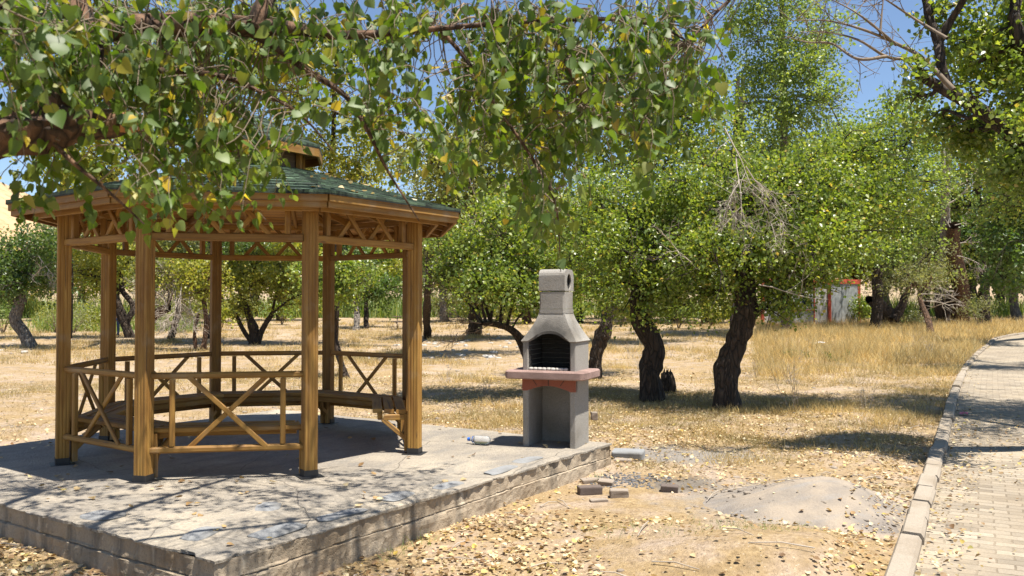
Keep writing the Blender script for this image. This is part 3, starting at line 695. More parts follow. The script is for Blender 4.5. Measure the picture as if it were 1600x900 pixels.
# cupola
cup = MB()
for k in range(8):
    a0, a1 = k * math.pi / 4, (k + 1) * math.pi / 4; v = [(.46 * math.cos(a), .46 * math.sin(a), z) for a, z in ((a0, TZ - .05), (a1, TZ - .05), (a1, TZ + .24), (a0, TZ + .24))]
    cup.add(v, [[0, 1, 2, 3]], [[(0, 0), (.35, 0), (.35, .3), (0, .3)]])
cup = cup.build('cupola', M['wood_grey'], gaz)
CR, CZ = .70, 3.06
cr = shingles(CR + .015, CZ + .008, .01, CZ + .36, 6).build('cupola_roof', M['shingle'], cup)
mb = MB(); sectors(mb, CR - .01, CZ - .02, .02, CZ + .33, True); mb.build('cupola_ceiling', M['ceil'], cup)
for k in range(8):
    a0, a1 = k * math.pi / 4, (k + 1) * math.pi / 4; mb = MB()
    prism(mb, rect(.024, .10, .004), (CR * math.cos(a0), CR * math.sin(a0), CZ - .05), (CR * math.cos(a1), CR * math.sin(a1), CZ - .05)); mb.build('cupola_fascia', M['wood'], cup)
    mb = MB(); prism(mb, rect(.05, .05, .004), (.49 * math.cos(a0), .49 * math.sin(a0), TZ - .02), (.49 * math.cos(a0), .49 * math.sin(a0), CZ + .02)); mb.build('cupola_post', M['wood'], cup)

# ------------------------------------------------------------------ barbecue
BROT = R(-22)
bbq = empty('barbecue', (.110, 8.70, SLAB), BROT)      # local x to the right along the front, y to the back
tag(bbq, 'grey concrete barbecue with chimney, pink stone shelf and sooty arched firebox', 'barbecue')
BW, BD = .575, .46
def cbox(name, mat, lo_, hi_, parent, bev=.012):
    mb = MB(); (x0, y0, z0), (x1, y1, z1) = lo_, hi_
    cx2, cy2 = (x0 + x1) / 2, (y0 + y1) / 2; prism(mb, [(-b, a) for a, b in rect(y1 - y0, x1 - x0, bev)][::-1] if False else rect(x1 - x0, y1 - y0, bev), (cx2, cy2, z0), (cx2, cy2, z1), (0, 1, 0))
    return mb.build(name, mat, parent)
mb = MB()
def vbox(mb, x0, x1, y0, y1, z0, z1, bev=.01):
    # profile axes for a vertical extrusion: side = x-ish, up = y
    cx2, cy2 = (x0 + x1) / 2, (y0 + y1) / 2
    prof = rect(x1 - x0, y1 - y0, bev)
    vs = [(cx2 + a, cy2 + b, z) for z in (z0, z1) for a, b in prof]; n = len(prof)
    mb.add(vs, [[i, (i + 1) % n, n + (i + 1) % n, n + i] for i in range(n)] + [list(range(n))[::-1], [n + i for i in range(n)]])
vbox(mb, 0, .065, 0, BD, 0, .70); vbox(mb, BW - .065, BW, 0, BD, 0, .70); vbox(mb, .06, BW - .06, BD - .05, BD - .004, 0, .70)
mb.build('base', M['concrete'], bbq)
# arched red lintel
mb = MB(); prof = [(0, .70), (0, .575)]
for i in range(13):
    t = i / 12; prof.append((.05 + (BW - .10) * t, .575 + .055 * math.sin(math.pi * t)))
prof += [(BW, .575), (BW, .70)]
n = len(prof); vs = [(x, -.012, z) for x, z in prof] + [(x, .06, z) for x, z in prof]
fs = [[i, (i + 1) % n, n + (i + 1) % n, n + i] for i in range(n)]
top = [(x, .70) for x, z in prof]
for i in range(1, n - 2):
    pass
mb.add(vs, fs)
for y, fl in ((-.012, False), (.06, True)):
    for (xa, za), (xb, zb) in zip(prof[1:-1], prof[2:-1] + [prof[-2]]):
        if xb <= xa: continue
        q = [(xa, y, za), (xb, y, zb), (xb, y, .70), (xa, y, .70)]; mb.add(q, [[0, 1, 2, 3] if not fl else [3, 2, 1, 0]])
lint = mb.build('arch_lintel', M['redstone'], bbq)
mb = MB()
for t, lean in ((.28, -.035), (.5, 0), (.72, .035)):
    x = BW * t; vs = [(x - .004 + lean * 0, -.0145, .632), (x + .004, -.0145, .632), (x + .004 + lean * 1.4, -.0145, .698), (x - .004 + lean * 1.4, -.0145, .698)]; mb.add(vs, [[0, 1, 2, 3]])
mb.build('joint_line', M['soot'], lint)
# shelf with rounded corners
def rrect(x0, x1, y0, y1, r_, n=6):
    out = []
    for cx2, cy2, a0 in ((x1 - r_, y0 + r_, -90), (x1 - r_, y1 - r_, 0), (x0 + r_, y1 - r_, 90), (x0 + r_, y0 + r_, 180)):
        out += [(cx2 + r_ * math.cos(R(a0 + 90 * i / n)), cy2 + r_ * math.sin(R(a0 + 90 * i / n))) for i in range(n + 1)]
    return out
def stack(mb, layers):
    n = len(layers[0][0]); vs = [(x, y, z) for prof, z in layers for x, y in prof]
    fs = [[k * n + i, k * n + (i + 1) % n, (k + 1) * n + (i + 1) % n, (k + 1) * n + i] for k in range(len(layers) - 1) for i in range(n)]
    fs += [list(range(n))[::-1], [(len(layers) - 1) * n + i for i in range(n)]]; mb.add(vs, fs)
mb = MB(); sh = lambda e: rrect(-.16 - e, BW + .125 + e, -.125 - e, BD + .03 + e, .05)
stack(mb, [(sh(-.012), .70), (sh(0), .712), (sh(0), .772), (sh(-.012), .785)])
mb.build('shelf', M['tablestone'], bbq)
# firebox: three walls around a sooty inside
FZ0, FZ1 = .785, 1.085
mb = MB(); vbox(mb, 0, .06, 0, BD, FZ0, FZ1); vbox(mb, BW - .06, BW, 0, BD, FZ0, FZ1); vbox(mb, .055, BW - .055, BD - .05, BD - .003, FZ0, FZ1)
fb = mb.build('firebox', M['hood'], bbq)
mb = MB()
for q in range(6): vbox(mb, .0605, .0775, .03, BD - .07, FZ0 + .012 + q * .05, FZ0 + .05 + q * .05, .006); vbox(mb, BW - .0775, BW - .0605, .03, BD - .07, FZ0 + .012 + q * .05, FZ0 + .05 + q * .05, .006)
for q in range(8): vbox(mb, .062, BW - .062, BD - .075 - (.004 if q % 2 else 0), BD - .0505, FZ0 + .012 + q * .05, FZ0 + .055 + q * .05, .006)
vbox(mb, .062, BW - .062, .07, BD - .08, FZ0 + .0005, FZ0 + .02)
mb.build('soot_lining', M['soot'], fb)
# hood: arched front edge, concave sweep to the chimney
HZ0, HZ1 = 1.085, 1.375
def hood():
    mb = MB(); nz = 12; npf = 17; e = .014
    cw, cd = .28, .295; cxm, cym = BW / 2, BD / 2 + .01
    def half(t):
        s_ = (1 - t); s_ = s_ ** 1.35 * .86 + .14 * s_
        hw = cw / 2 + (BW / 2 + e - cw / 2) * s_; hd = cd / 2 + (BD / 2 + e - cd / 2) * s_; return hw, hd
    rows = []
    for k in range(nz + 1):
        t = k / nz; hw, hd = half(t); z = HZ0 + (HZ1 - HZ0) * t; yo = cym + (BD / 2 - cym) * (1 - t)
        loop = []
        for i in range(npf):
            u = i / (npf - 1) * 2 - 1; zz = z
            if abs(u) < .68:
                lift = .105 * (1 - (abs(u) / .68) ** 2.6) ** .6; zz = max(z, HZ0 + lift * 1.0) if t < .36 else z
                if zz > z:
                    t2 = (zz - HZ0) / (HZ1 - HZ0); hd2 = half(t2)[1]; yy = cym + (BD / 2 - cym) * (1 - t2) - hd2; loop.append((cxm + u * half(t2)[0] * 1.0, yy, zz)); continue
            loop.append((cxm + u * hw, yo - hd, zz))
        for i in range(1, 6): loop.append((cxm + hw, yo - hd + 2 * hd * i / 6, z))
        for i in range(npf): loop.append((cxm + hw * (1 - 2 * i / (npf - 1)), yo + hd, z))
        for i in range(1, 6): loop.append((cxm - hw, yo + hd - 2 * hd * i / 6, z))
        rows.append(loop)
    n = len(rows[0]); vs = [p for r_ in rows for p in r_]
    fs = [[k * n + i, k * n + (i + 1) % n, (k + 1) * n + (i + 1) % n, (k + 1) * n + i] for k in range(nz) for i in range(n)]
    mb.add(vs, fs)
    return mb, rows
hm, rows = hood()
ho = hm.build('hood', M['hood'], bbq, smooth=False)
so = ho.modifiers.new('thick', 'SOLIDIFY'); so.thickness = .028; so.offset = -1
# chimney: collar, block, cap with barrel top and side holes
CX, CYm = BW / 2, BD / 2 + .01
mb = MB(); vbox(mb, CX - .145, CX + .145, CYm - .153, CYm + .153, 1.372, 1.415, .02)
chim = mb.build('chimney', M['concrete'], bbq)
mb = MB(); vbox(mb, CX - .139, CX + .139, CYm - .147, CYm + .147, 1.418, 1.595, .02); mb.build('flue_block', M['concrete'], chim)
def cap_block():
    mb = MB(); hw, hd, z0, z1 = .142, .150, 1.602, 1.83; n = 40; hr_, hz = .072, 1.70
    outer, inner = [], []
    for i in range(n):
        a = 2 * math.pi * i / n; dx, dz = math.cos(a), math.sin(a)
        zc = (z0 + z1) / 2; hh = (z1 - z0) / 2
        k = min(hd / abs(dx) if abs(dx) > 1e-6 else 9, hh / abs(dz) if abs(dz) > 1e-6 else 9); y, z = dx * k, dz * k
        if z > 0:
            rr = .075; qy, qz = abs(y) - (hd - rr), z - (hh - rr)
            if qy > 0 and qz > 0:
                l = math.hypot(qy, qz); y = math.copysign(hd - rr + qy / l * rr, y); z = hh - rr + qz / l * rr
        outer.append((CYm + y, zc + z)); inner.append((CYm + hr_ * dx, hz + hr_ * dz * 1.15))
    vs = [(CX + s_ * hw, y, z) for s_ in (1, -1) for y, z in outer] + [(CX + s_ * hw, y, z) for s_ in (1, -1) for y, z in inner]
    fs = []
    for i in range(n):
        j = (i + 1) % n
        fs.append([i, j, 2 * n + j, 2 * n + i]); fs.append([n + j, n + i, 3 * n + i, 3 * n + j]); fs.append([j, i, n + i, n + j]); fs.append([2 * n + i, 2 * n + j, 3 * n + j, 3 * n + i])
    mb.add(vs, fs); return mb
cb = cap_block().build('chimney_cap', M['concrete'], chim)
mb = MB(); mid = CX
n = 20; vs = [(mid + s_ * .128, CYm + .0705 * math.cos(2 * math.pi * i / n), 1.70 + .081 * math.sin(2 * math.pi * i / n)) for s_ in (1, -1) for i in range(n)]
mb.add(vs, [[i, (i + 1) % n, n + (i + 1) % n, n + i] for i in range(n)] + [[i for i in range(n)]] * 0)
vs = [(mid + .02, CYm + .0705 * math.cos(2 * math.pi * i / n), 1.70 + .081 * math.sin(2 * math.pi * i / n)) for i in range(n)]; mb.add(vs, [list(range(n))])
mb.build('flue_hole', M['soot'], chim)
# ash stones along the firebox sill
for i in range(9):
    x = .085 + i * .047; stone_mb(.022 + .006 * rng.random(), .022, .018, 60 + i, 6).build('ash_stone', M['ashw'], bbq, (x, .02 + .02 * rng.random(), FZ0 + .012), smooth=True)

# ------------------------------------------------------------------ bricks, blocks, bottle and scraps
def brick(name, label, px0, px1, py, mat, dep=.11, hgt=.06, rz=0.0, tilt=(0, 0), z=None, group=None):
    g = G0((px0 + px1) / 2, py); wd = px2m(px1 - px0, g[1]); mb = MB(); n = 5
    vs = []; hx, hy, hz = wd / 2, dep / 2, hgt / 2
    for k, zz in enumerate((-1, -.8, 0, .8, 1)):
        for a, b in rrect(-1, 1, -1, 1, .16, 3):
            s_ = .965 if abs(zz) == 1 else 1
            q = (a * hx * s_, b * hy * s_, zz * hz); w2 = .006 * float(vnoise(q[0] * 22 + px0, q[1] * 22, q[2] * 22, 61)); vs.append((q[0] + w2, q[1] + w2 * .7, q[2] + w2 * .5 * (1 if abs(zz) == 1 else 0)))
    m = len(vs) // 5; mb.add(vs, [[k * m + i, k * m + (i + 1) % m, (k + 1) * m + (i + 1) % m, (k + 1) * m + i] for k in range(4) for i in range(m)] + [list(range(m))[::-1], [4 * m + i for i in range(m)]])
    o = mb.build(name, mat, None, (g[0], g[1] + dep / 2, (g[2] if z is None else z) + hz - .008), (tilt[0], tilt[1], rz))
    return tag(o, label, 'brick', group)
BG = 'loose bricks around the ash patch'
brick('brick', 'dark brown weathered brick with orange leaves heaped against its front', 904, 941, 775, M['brick_dark'], .13, .075, .12, group=BG)
brick('brick', 'pale grey broken brick standing nearest the ash patch', 954, 983, 781, M['brick'], .10, .07, -.05, group=BG)
brick('brick', 'small burnt brick lying alone right of the ash patch', 1034, 1061, 772, M['brick_dark'], .10, .065, -.2, (.05, .04), group=BG)
brick('brick', 'flat grey brick behind the dark brown one beside the platform wall', 909, 941, 757, M['brick'], .13, .04, .2, group=BG)
brick('brick', 'pale brick half touching the flat grey one, ash side of the heap', 936, 960, 762, M['brick'], .11, .055, -.3, (.1, .05), group=BG)
brick('brick', 'thin grey brick shard lying flat in front of the heap', 923, 950, 787, M['brick'], .08, .028, .15, group=BG)
tag(brick('concrete_block', 'large grey concrete block butted against the end of the platform', 960, 1009, 723, M['flag'], .30, .125, -.25, z=-.01), cat='block')
tag(brick('concrete_block', 'small stepped concrete chunk in front of the larger grey block', 961, 988, 729, M['brick'], .14, .085, -.2, z=-.01), cat='block')
q = SL(4.66, .05); o = brick('brick', 'single upright pale brick standing behind the barbecue on the platform', 924, 934, 690, M['brick'], .09, .10, .1, z=SLAB + .005)
# plastic bottle on its side
bt = empty('plastic_bottle', (*P(748, 694, 8.78)[:2], SLAB + .01), R(158)); tag(bt, 'clear crumpled plastic water bottle with blue cap lying on the platform', 'bottle')
def lathe(prof, n=16, wob=0):
    mb = MB(); vs = [(x, (r_ * (1 + wob * math.sin(a * 3 + x * 60))) * math.cos(a), r_ * math.sin(a)) for x, r_ in prof for a in [2 * math.pi * i / n for i in range(n)]]
    mb.add(vs, [[k * n + i, k * n + (i + 1) % n, (k + 1) * n + (i + 1) % n, (k + 1) * n + i] for k in range(len(prof) - 1) for i in range(n)]); return mb
m, t, b = newmat('clear_plastic'); b.inputs['Base Color'].default_value = (.93, .96, 1, 1); b.inputs['Roughness'].default_value = .12; b.inputs['Transmission Weight'].default_value = .8; b.inputs['IOR'].default_value = 1.2
M['clear'] = m
lathe([(-.12, .001), (-.122, .03), (-.11, .042), (-.06, .044), (-.05, .041), (-.02, .044), (.03, .043), (.06, .036), (.085, .018), (.10, .014)], 18, .05).build('bottle_body', M['clear'], bt, (0, 0, .04), smooth=True)
lathe([(.055, .039), (.068, .033)], 18, .04).build('bottle_label', M['blue_plastic'], bt, (0, 0, .04), smooth=True)
lathe([(.098, .019), (.125, .019), (.126, .001)], 14).build('bottle_cap', M['blue_plastic'], bt, (0, 0, .04))
def scrap(name, label, cat, p, s_, mat, seed):
    mb = MB(); n = 7; vs = []
    for i in range(n):
        for j in range(n):
            u, v = i / (n - 1) - .5, j / (n - 1) - .5; vs.append((u * s_, v * s_ * .7, .35 * s_ * (.5 + float(vnoise(u * 5 + seed, v * 5, 0, 71)) * .5)))
    mb.add(vs, [[i * n + j, (i + 1) * n + j, (i + 1) * n + j + 1, i * n + j + 1] for i in range(n - 1) for j in range(n - 1)])
    return tag(mb.build(name, mat, None, p, (0, 0, seed), smooth=True), label, cat)
g = G0(1506, 650); scrap('plastic_scrap', 'tiny crumpled pink wrapper lying on the paved path', 'litter', (g[0], g[1], path_z(g[0], g[1], 0) + .004), .16, M['pink'], 1)
g = G0(1283, 540); scrap('plastic_bag', 'crumpled white plastic bag caught in the dry field grass', 'litter', (g[0], g[1], g[2] + .05), .34, M['white_plastic'], 2)

# ------------------------------------------------------------------ hut, picnic table, distant person
ga = G0(1296, 509); hut = empty('metal_hut', (ga[0], ga[1], ga[2] - .05), R(0)); tag(hut, 'small grey sheet metal hut with red frame behind the tree foliage', 'hut')
HH = px2m(72, ga[1]); HWd, HDp = 4.6, 3.6
dirL = R(180 + 8); dirR = R(38)
uL = np.array([math.cos(dirL), math.sin(dirL)]); uR = np.array([math.cos(dirR), math.sin(dirR)])
def corr(name, mat, a, b, z0, z1, pitch, amp, parent):
    mb = MB(); a, b = np.array(a, float), np.array(b, float); ln = np.linalg.norm(b - a); d = (b - a) / ln; nn = np.array([d[1], -d[0]]); k = int(ln / pitch) * 4
    pts = [a + d * ln * i / k + nn * amp * (1 if i % 4 in (0, 1) else -1) for i in range(k + 1)]
    vs = [(*p, z0) for p in pts] + [(*p, z1) for p in pts]; m_ = k + 1
    mb.add(vs, [[i, i + 1, m_ + i + 1, m_ + i] for i in range(k)]); return mb.build(name, mat, parent)
O2 = np.zeros(2); cL, cR, cB = uL * HWd, uR * HDp, uL * HWd + uR * HDp
corr('wall', M['white_panel'], O2, cL, .1, HH - .15, .42, .012, hut)
M['galv'] = flat_mat('galvanised_sheet', (.36, .375, .38), .5, .3, .35, 3)
corr('wall', M['galv'], cR, O2, .1, HH - .15, .18, .02, hut); corr('wall', M['galv'], cB, cR, .1, HH - .15, .18, .02, hut); corr('wall', M['galv'], cL, cB, .1, HH - .15, .18, .02, hut)
def bar3(name, mat, p0, p1, w_, h_, parent): mb = MB(); prism(mb, rect(w_, h_, .01), p0, p1); return mb.build(name, mat, parent)
for c in (O2, cL, cR, cB): bar3('corner_post', M['red_paint'], (*c, 0), (*c, HH), .2, .2, hut)
for c0, c1 in ((O2, cL), (O2, cR), (cR, cB), (cL, cB)):
    bar3('frame_beam', M['red_paint'], (*c0, HH - .1), (*c1, HH - .1), .14, .26, hut); bar3('frame_beam', M['red_paint'], (*c0, .06), (*c1, .06), .12, .16, hut)
nF = np.array([uL[1], -uL[0]]) * -1.0
if nF[1] > 0: nF = -nF
w0, w1 = uL * 1.06 + nF * .04, uL * 2.7 + nF * .04
bar3('frame_beam', M['red_paint'], (*(uL * 1.06 + nF * .04), .1), (*(uL * 1.06 + nF * .04), HH - .2), .07, .07, hut)
bar3('frame_beam', M['red_paint'], (*w0, 1.03), (*w1, 1.03), .06, .06, hut)
wa, wb = uL * 1.20 + nF * .05, uL * 2.0 + nF * .05
mb = MB()
for z in (1.22, 2.05): prism(mb, rect(.06, .09, .005), (*wa, z), (*wb, z))
for c in (wa, wb): prism(mb, rect(.06, .09, .005), (*c, 1.18), (*c, 2.09))
wn = mb.build('window', M['white_plastic'], hut)
mb = MB(); mb.add([(*wa, 1.25), (*wb, 1.25), (*wb, 2.02), (*wa, 2.02)], [[0, 1, 2, 3]]); mb.build('pane', M['dark_glass'], wn)
rf = MB(); ov = .12; cs = [-uL * ov - uR * ov, cL + uL * ov - uR * ov, cB + uL * ov + uR * ov, cR - uL * ov + uR * ov]
rf.add([(*c, HH + .02) for c in cs] + [(*c, HH + .09) for c in cs], [[0, 1, 2, 3], [7, 6, 5, 4], [0, 4, 5, 1], [1, 5, 6, 2], [2, 6, 7, 3], [3, 7, 4, 0]]); rf.build('roof', M['red_paint'], hut)

g = G0(638, 514); pt = empty('picnic_table', g, R(8)); tag(pt, 'dark wooden picnic table with fixed benches far across the field', 'picnic table')
bx = lambda name, segs, mat=M['wood_grey']: [None for _ in [0]] and None
mb = MB()
for k in range(5): prism(mb, rect(.13, .04), (-.9, -.30 + k * .15, .74), (.9, -.30 + k * .15, .74))
mb.build('tabletop', M['wood_grey'], pt)
for y in (-.68, .68):
    mb = MB(); prism(mb, rect(.26, .045), (-.9, y, .44), (.9, y, .44)); mb.build('bench_seat', M['wood_grey'], pt)
for x in (-.65, .65):
    mb = MB(); prism(mb, rect(.06, .1), (x, -.60, 0), (x, -.2, .71)); prism(mb, rect(.06, .1), (x, .60, 0), (x, .2, .71)); prism(mb, rect(.055, .09), (x - .06, -.75, .38), (x - .06, .75, .38)); mb.build('leg', M['wood_grey'], pt)

def person(px, py, label):
    g = G0(px, py); H = 1.68
    def skin(name, joints, edges, mat, parent):
        me = bpy.data.meshes.new(name); me.from_pydata([j[:3] for j in joints], edges, []); o = bpy.data.objects.new(name, me); col.objects.link(o); o.parent = parent
        me.materials.append(mat); m_ = o.modifiers.new('skin', 'SKIN'); sk = me.skin_vertices[0].data
        for i, j in enumerate(joints): sk[i].radius = (j[3], j[3] * .85); sk[i].use_root = i == 0
        s_ = o.modifiers.new('sub', 'SUBSURF'); s_.levels = 2; s_.render_levels = 2; return o
    root = empty('person', g, R(30)); tag(root, label, 'person')
    sk_ = flat_mat('skin', (.45, .27, .19), .6, var=.1); top = flat_mat('dark_green_cloth', (.045, .06, .035), .9); je = flat_mat('blue_denim', (.06, .10, .22), .9); hr = flat_mat('dark_hair', (.02, .015, .01), .7)
    J = [(0, 0, .95, .12), (0, 0, 1.18, .13), (0, 0, 1.38, .12), (0, -.01, 1.47, .055), (0, -.02, 1.55, .085), (0, -.02, 1.64, .08),
         (.17, 0, 1.36, .06), (.21, .01, 1.10, .042), (.22, -.06, .88, .032), (.22, -.09, .80, .03), (-.17, 0, 1.36, .06), (-.21, .01, 1.10, .042), (-.22, -.06, .88, .032), (-.22, -.09, .80, .03),
         (.09, 0, .86, .085), (.10, -.02, .48, .06), (.10, .02, .09, .042), (.11, -.12, .04, .035), (-.09, 0, .86, .085), (-.10, .01, .48, .06), (-.10, .04, .09, .042), (-.11, -.10, .04, .035)]
    Ed = [(0, 1), (1, 2), (2, 3), (3, 4), (4, 5), (2, 6), (6, 7), (7, 8), (8, 9), (2, 10), (10, 11), (11, 12), (12, 13), (0, 14), (14, 15), (15, 16), (16, 17), (0, 18), (18, 19), (19, 20), (20, 21)]
    skin('body', J, Ed, sk_, root)
    T = [(0, 0, .93, .135), (0, 0, 1.18, .145), (0, 0, 1.38, .13), (.17, 0, 1.36, .072), (.21, .01, 1.12, .056), (-.17, 0, 1.36, .072), (-.21, .01, 1.12, .056)]
    skin('shirt', T, [(0, 1), (1, 2), (2, 3), (3, 4), (2, 5), (5, 6)], top, root)
    Jn = [(0, 0, .95, .13), (.09, 0, .86, .098), (.10, -.02, .48, .075), (.10, .02, .10, .062), (-.09, 0, .86, .098), (-.10, .01, .48, .075), (-.10, .04, .10, .062)]
    skin('trousers', Jn, [(0, 1), (1, 2), (2, 3), (0, 4), (4, 5), (5, 6)], je, root)
    skin('hair', [(0, .01, 1.60, .088), (0, -.005, 1.68, .07)], [(0, 1)], hr, root)
person(181, 527, 'person in dark green top and blue jeans standing half behind a leaning trunk')

# ------------------------------------------------------------------ trees
def crown_leaves(clumps, size, droop=.5, upn=.7, slim=False, ncl=0.5, V=None):
    """clumps: (centre, radii(3), leaf count, cluster radius)"""
    Ps, Ds, Ns = [], [], []
    for c, r_, n, cr_ in clumps:
        per = 24; k = max(4, n // per)
        cc = randdir(k) * (rng.random((k, 1)) ** ncl); cc[:, 2] += .15 * vnoise(cc[:, 0] * 2 + c[0], cc[:, 1] * 2 + c[1], 0, 81)
        wob = 1 + .55 * vnoise(cc[:, 0] * 1.5 + c[0] * 3, cc[:, 1] * 1.5 + c[2], cc[:, 2] * 1.5, 82)
        cc = np.array(c) + cc * np.array(r_) * wob[:, None]
        ax = unit(randdir(k) * np.array([1, 1, .6]) + np.array([0, 0, -.35]))
        idx = np.repeat(np.arange(k), per); m_ = len(idx)
        tpos = rng.random((m_, 1)) * 2 - 1
        p = cc[idx] + ax[idx] * tpos * cr_ * 2.0 + rng.normal(size=(m_, 3)) * cr_ * .36
        d = unit(rng.normal(size=(m_, 3)) * .8 + np.array([0, 0, -droop])); nn = unit(rng.normal(size=(m_, 3)) * .75 + np.array([0, 0, upn]))
        Ps.append(p); Ds.append(d); Ns.append(nn)
    p = np.vstack(Ps); d = np.vstack(Ds); n = np.vstack(Ns)
    return leaves(p, d, n, size * rng.uniform(.7, 1.25, len(p)), SLIM_V if slim else KITE_V, KITE_F)
def twigs(tb, p0, d0, ln, r0, depth, kids=4, spread=.8, droop=0.0):
    """bare branching twigs"""
    n = 5; pts = [np.array(p0, float)]; d = unit(np.array(d0, float))
    for i in range(n):
        d = unit(d + rng.normal(size=3) * .15 + np.array([0, 0, -droop * .15])); pts.append(pts[-1] + d * ln / n)
    tb.add(pts, [r0, r0 * .35], 4 if depth == 0 else 5)
    if depth > 0:
        for _ in range(kids):
            t_ = rng.uniform(.25, 1.0); q = pts[int(t_ * n)]; twigs(tb, q, unit(d + rng.normal(size=3) * spread), ln * rng.uniform(.4, .7), r0 * .55, depth - 1, kids, spread, droop)
def branchto(tb, a, b, r0, r1, sag=.12, sides=6, n=5):
    a, b = np.array(a, float), np.array(b, float); ln = np.linalg.norm(b - a)
    m1 = a + (b - a) * .35 + rng.normal(size=3) * ln * .06 + np.array([0, 0, ln * sag]); m2 = a + (b - a) * .7 + rng.normal(size=3) * ln * .07 + np.array([0, 0, ln * sag * .7])
    pts = spline([a, m1, m2, b], 3); tb.add(pts, [r0, r1], sides, .12 if r0 > .03 else 0); return pts
def tree(name, label, cat, Y, trunk, clumps, leafmat, size, bark='bark', extra=(), dead=None, group=None, slim=False, nsub=9, base=None, cr=.2, twigr=.012, droop=.5, deadmat='deadtwig', upn=.7):
    """trunk: [(px,py,width px)], clumps: [(px,py,rx,ry,leaves,dY)], all at distance Y"""
    g = np.array(base if base is not None else G0(trunk[0][0], trunk[0][1])); Y = Y or g[1]
    root = empty(name, g); tag(root, label, cat, group); tb = Tubes(); cen = []
    tp = [P(a, b, Y) for a, b, _ in trunk]; off = g - tp[0]; off = np.array([0, 0, 0]) if base is not None else off
    tp = [q + off * (1 - i / max(1, len(tp) - 1)) for i, q in enumerate(tp)]
    if base is None: tp[0] = g + np.array([0, 0, -.12])
    rad = [px2m(c, Y) / 2 for _, _, c in trunk]
    sp = spline(tp, 8); tb.add(sp, [rad[0] * 1.35, rad[0] * 1.02] + rad, 16, .32)
    for ln_ in extra:   # extra big limbs (px,py,width,dY)
        q = [P(a, b, Y + dy) for a, b, _, dy in ln_]; tb.add(spline(q, 7), [px2m(c, Y) / 2 for _, _, c, _ in ln_], 10, .25); sp = np.vstack([sp, spline(q, 7)[2:]])
    cl = []
    for (a, b, rx, ry, n, dy) in clumps:
        c = P(a, b, Y + dy); r_ = (px2m(rx, Y), px2m((rx + ry) / 2, Y) * (1.5 if Y < 17 else 1), px2m(ry, Y)); cl.append((c, r_, int(n * (1.0 if Y < 17 else .92)), cr))
        d2 = np.linalg.norm(sp - c, axis=1) + (sp[:, 2] < tp[0][2] + .5 * (tp[-1][2] - tp[0][2])) * 3; j = int(np.argmin(d2))
        rr = max(.02, min(rad[-1] * .8, px2m(rx, Y) * .05)); pts = branchto(tb, sp[j], c, rr, rr * .5, .08, 7)
        for _ in range(nsub):
            e = np.array(c) + randdir(1)[0] * np.array(r_) * rng.uniform(.6, 1.0); q = pts[rng.integers(len(pts) // 3, len(pts))]
            sb = branchto(tb, q, e, rr * .45, twigr * .4, .05, 5)
            for _ in range(3):
                q2 = sb[rng.integers(2, len(sb))]; twigs(tb, q2, e - q + rng.normal(size=3) * .5, np.linalg.norm(e - q) * .45 + .2, twigr * .7, 0)
    o = link('trunk', tb.mesh('trunk'), M[bark]); o.parent = root; o.matrix_parent_inverse = Matrix.Translation(-Vector(g))
    if cl:
        v, f = crown_leaves(cl, size, droop, upn, slim); o = link('crown', fast_mesh('crown', v, f), M[leafmat]); o.parent = root; o.matrix_parent_inverse = Matrix.Translation(-Vector(g))
    for (a, b, dy, dx, dz, ln, r0, dep, kids) in (dead or ()):
        td = Tubes(); twigs(td, P(a, b, Y + dy), (dx, rng.normal() * .4, dz), ln, r0, dep, kids, .75, .3)
        o = link('dead_branch', td.mesh('dead_branch'), M[deadmat]); o.parent = root; o.matrix_parent_inverse = Matrix.Translation(-Vector(g))
    return root

# -- the near poplars right of the gazebo
tree('tree', 'dark thick-trunked poplar standing alone right of the stump, trunk leaning right', 'tree', None,
     [(1138, 636, 33), (1134, 590, 30), (1140, 560, 35), (1156, 515, 34), (1165, 470, 29), (1160, 400, 22), (1158, 340, 17)],
     [(1180, 400, 105, 70, 5200, .2), (1095, 395, 70, 70, 2600, -.3), (1270, 378, 100, 66, 4600, -.3), (1340, 330, 85, 70, 4000, .4), (1160, 300, 110, 70, 4600, .6), (1260, 290, 110, 70, 4600, .2), (1090, 310, 80, 70, 2600, .8), (1225, 455, 50, 30, 1100, -.2), (1280, 430, 34, 18, 300, -.2), (1222, 478, 38, 18, 500, -.3), (1385, 300, 60, 50, 1700, .8), (1330, 240, 70, 50, 2400, .8), (1110, 460, 55, 35, 1000, .4)],
     'leaf_mid', .066, dead=[(1132, 200, -1.2, .25, -1, 1.0, .014, 1, 3), (1150, 245, -1.3, .1, -1, 1.1, .012, 3, 5), (1165, 260, -1.3, .35, -.9, 1.2, .012, 3, 5), (1150, 290, -1.3, -.3, -.8, .8, .010, 3, 5), (1175, 300, -1.3, .5, -.8, 1.0, .010, 3, 5), (1185, 445, -.9, 1, -.45, 1.1, .012, 2, 3), (1215, 350, -1, .5, -.6, .7, .010, 2, 4), (1080, 410, -1, -.6, .3, .8, .010, 2, 4), (1180, 330, -1, .5, -.5, .8, .010, 3, 4)])
tree('tree', 'gnarled poplar with stout trunk just left of the low stump', 'tree', None,
     [(1020, 624, 31), (1015, 585, 25), (1022, 545, 29), (1008, 515, 30), (998, 480, 26), (1005, 420, 19)],
     [(1000, 455, 85, 48, 3200, 0), (1035, 395, 90, 70, 3800, .5), (955, 390, 80, 70, 3200, -.2), (1000, 320, 100, 70, 3800, .5), (1050, 455, 50, 40, 1300, -.4), (930, 310, 70, 60, 2200, .8), (1060, 320, 60, 60, 1800, 0)],
     'leaf_mid', .066, dead=[(1040, 430, -.9, .5, .5, .7, .009, 2, 3), (985, 360, -.9, .1, -.6, .7, .009, 2, 4)])
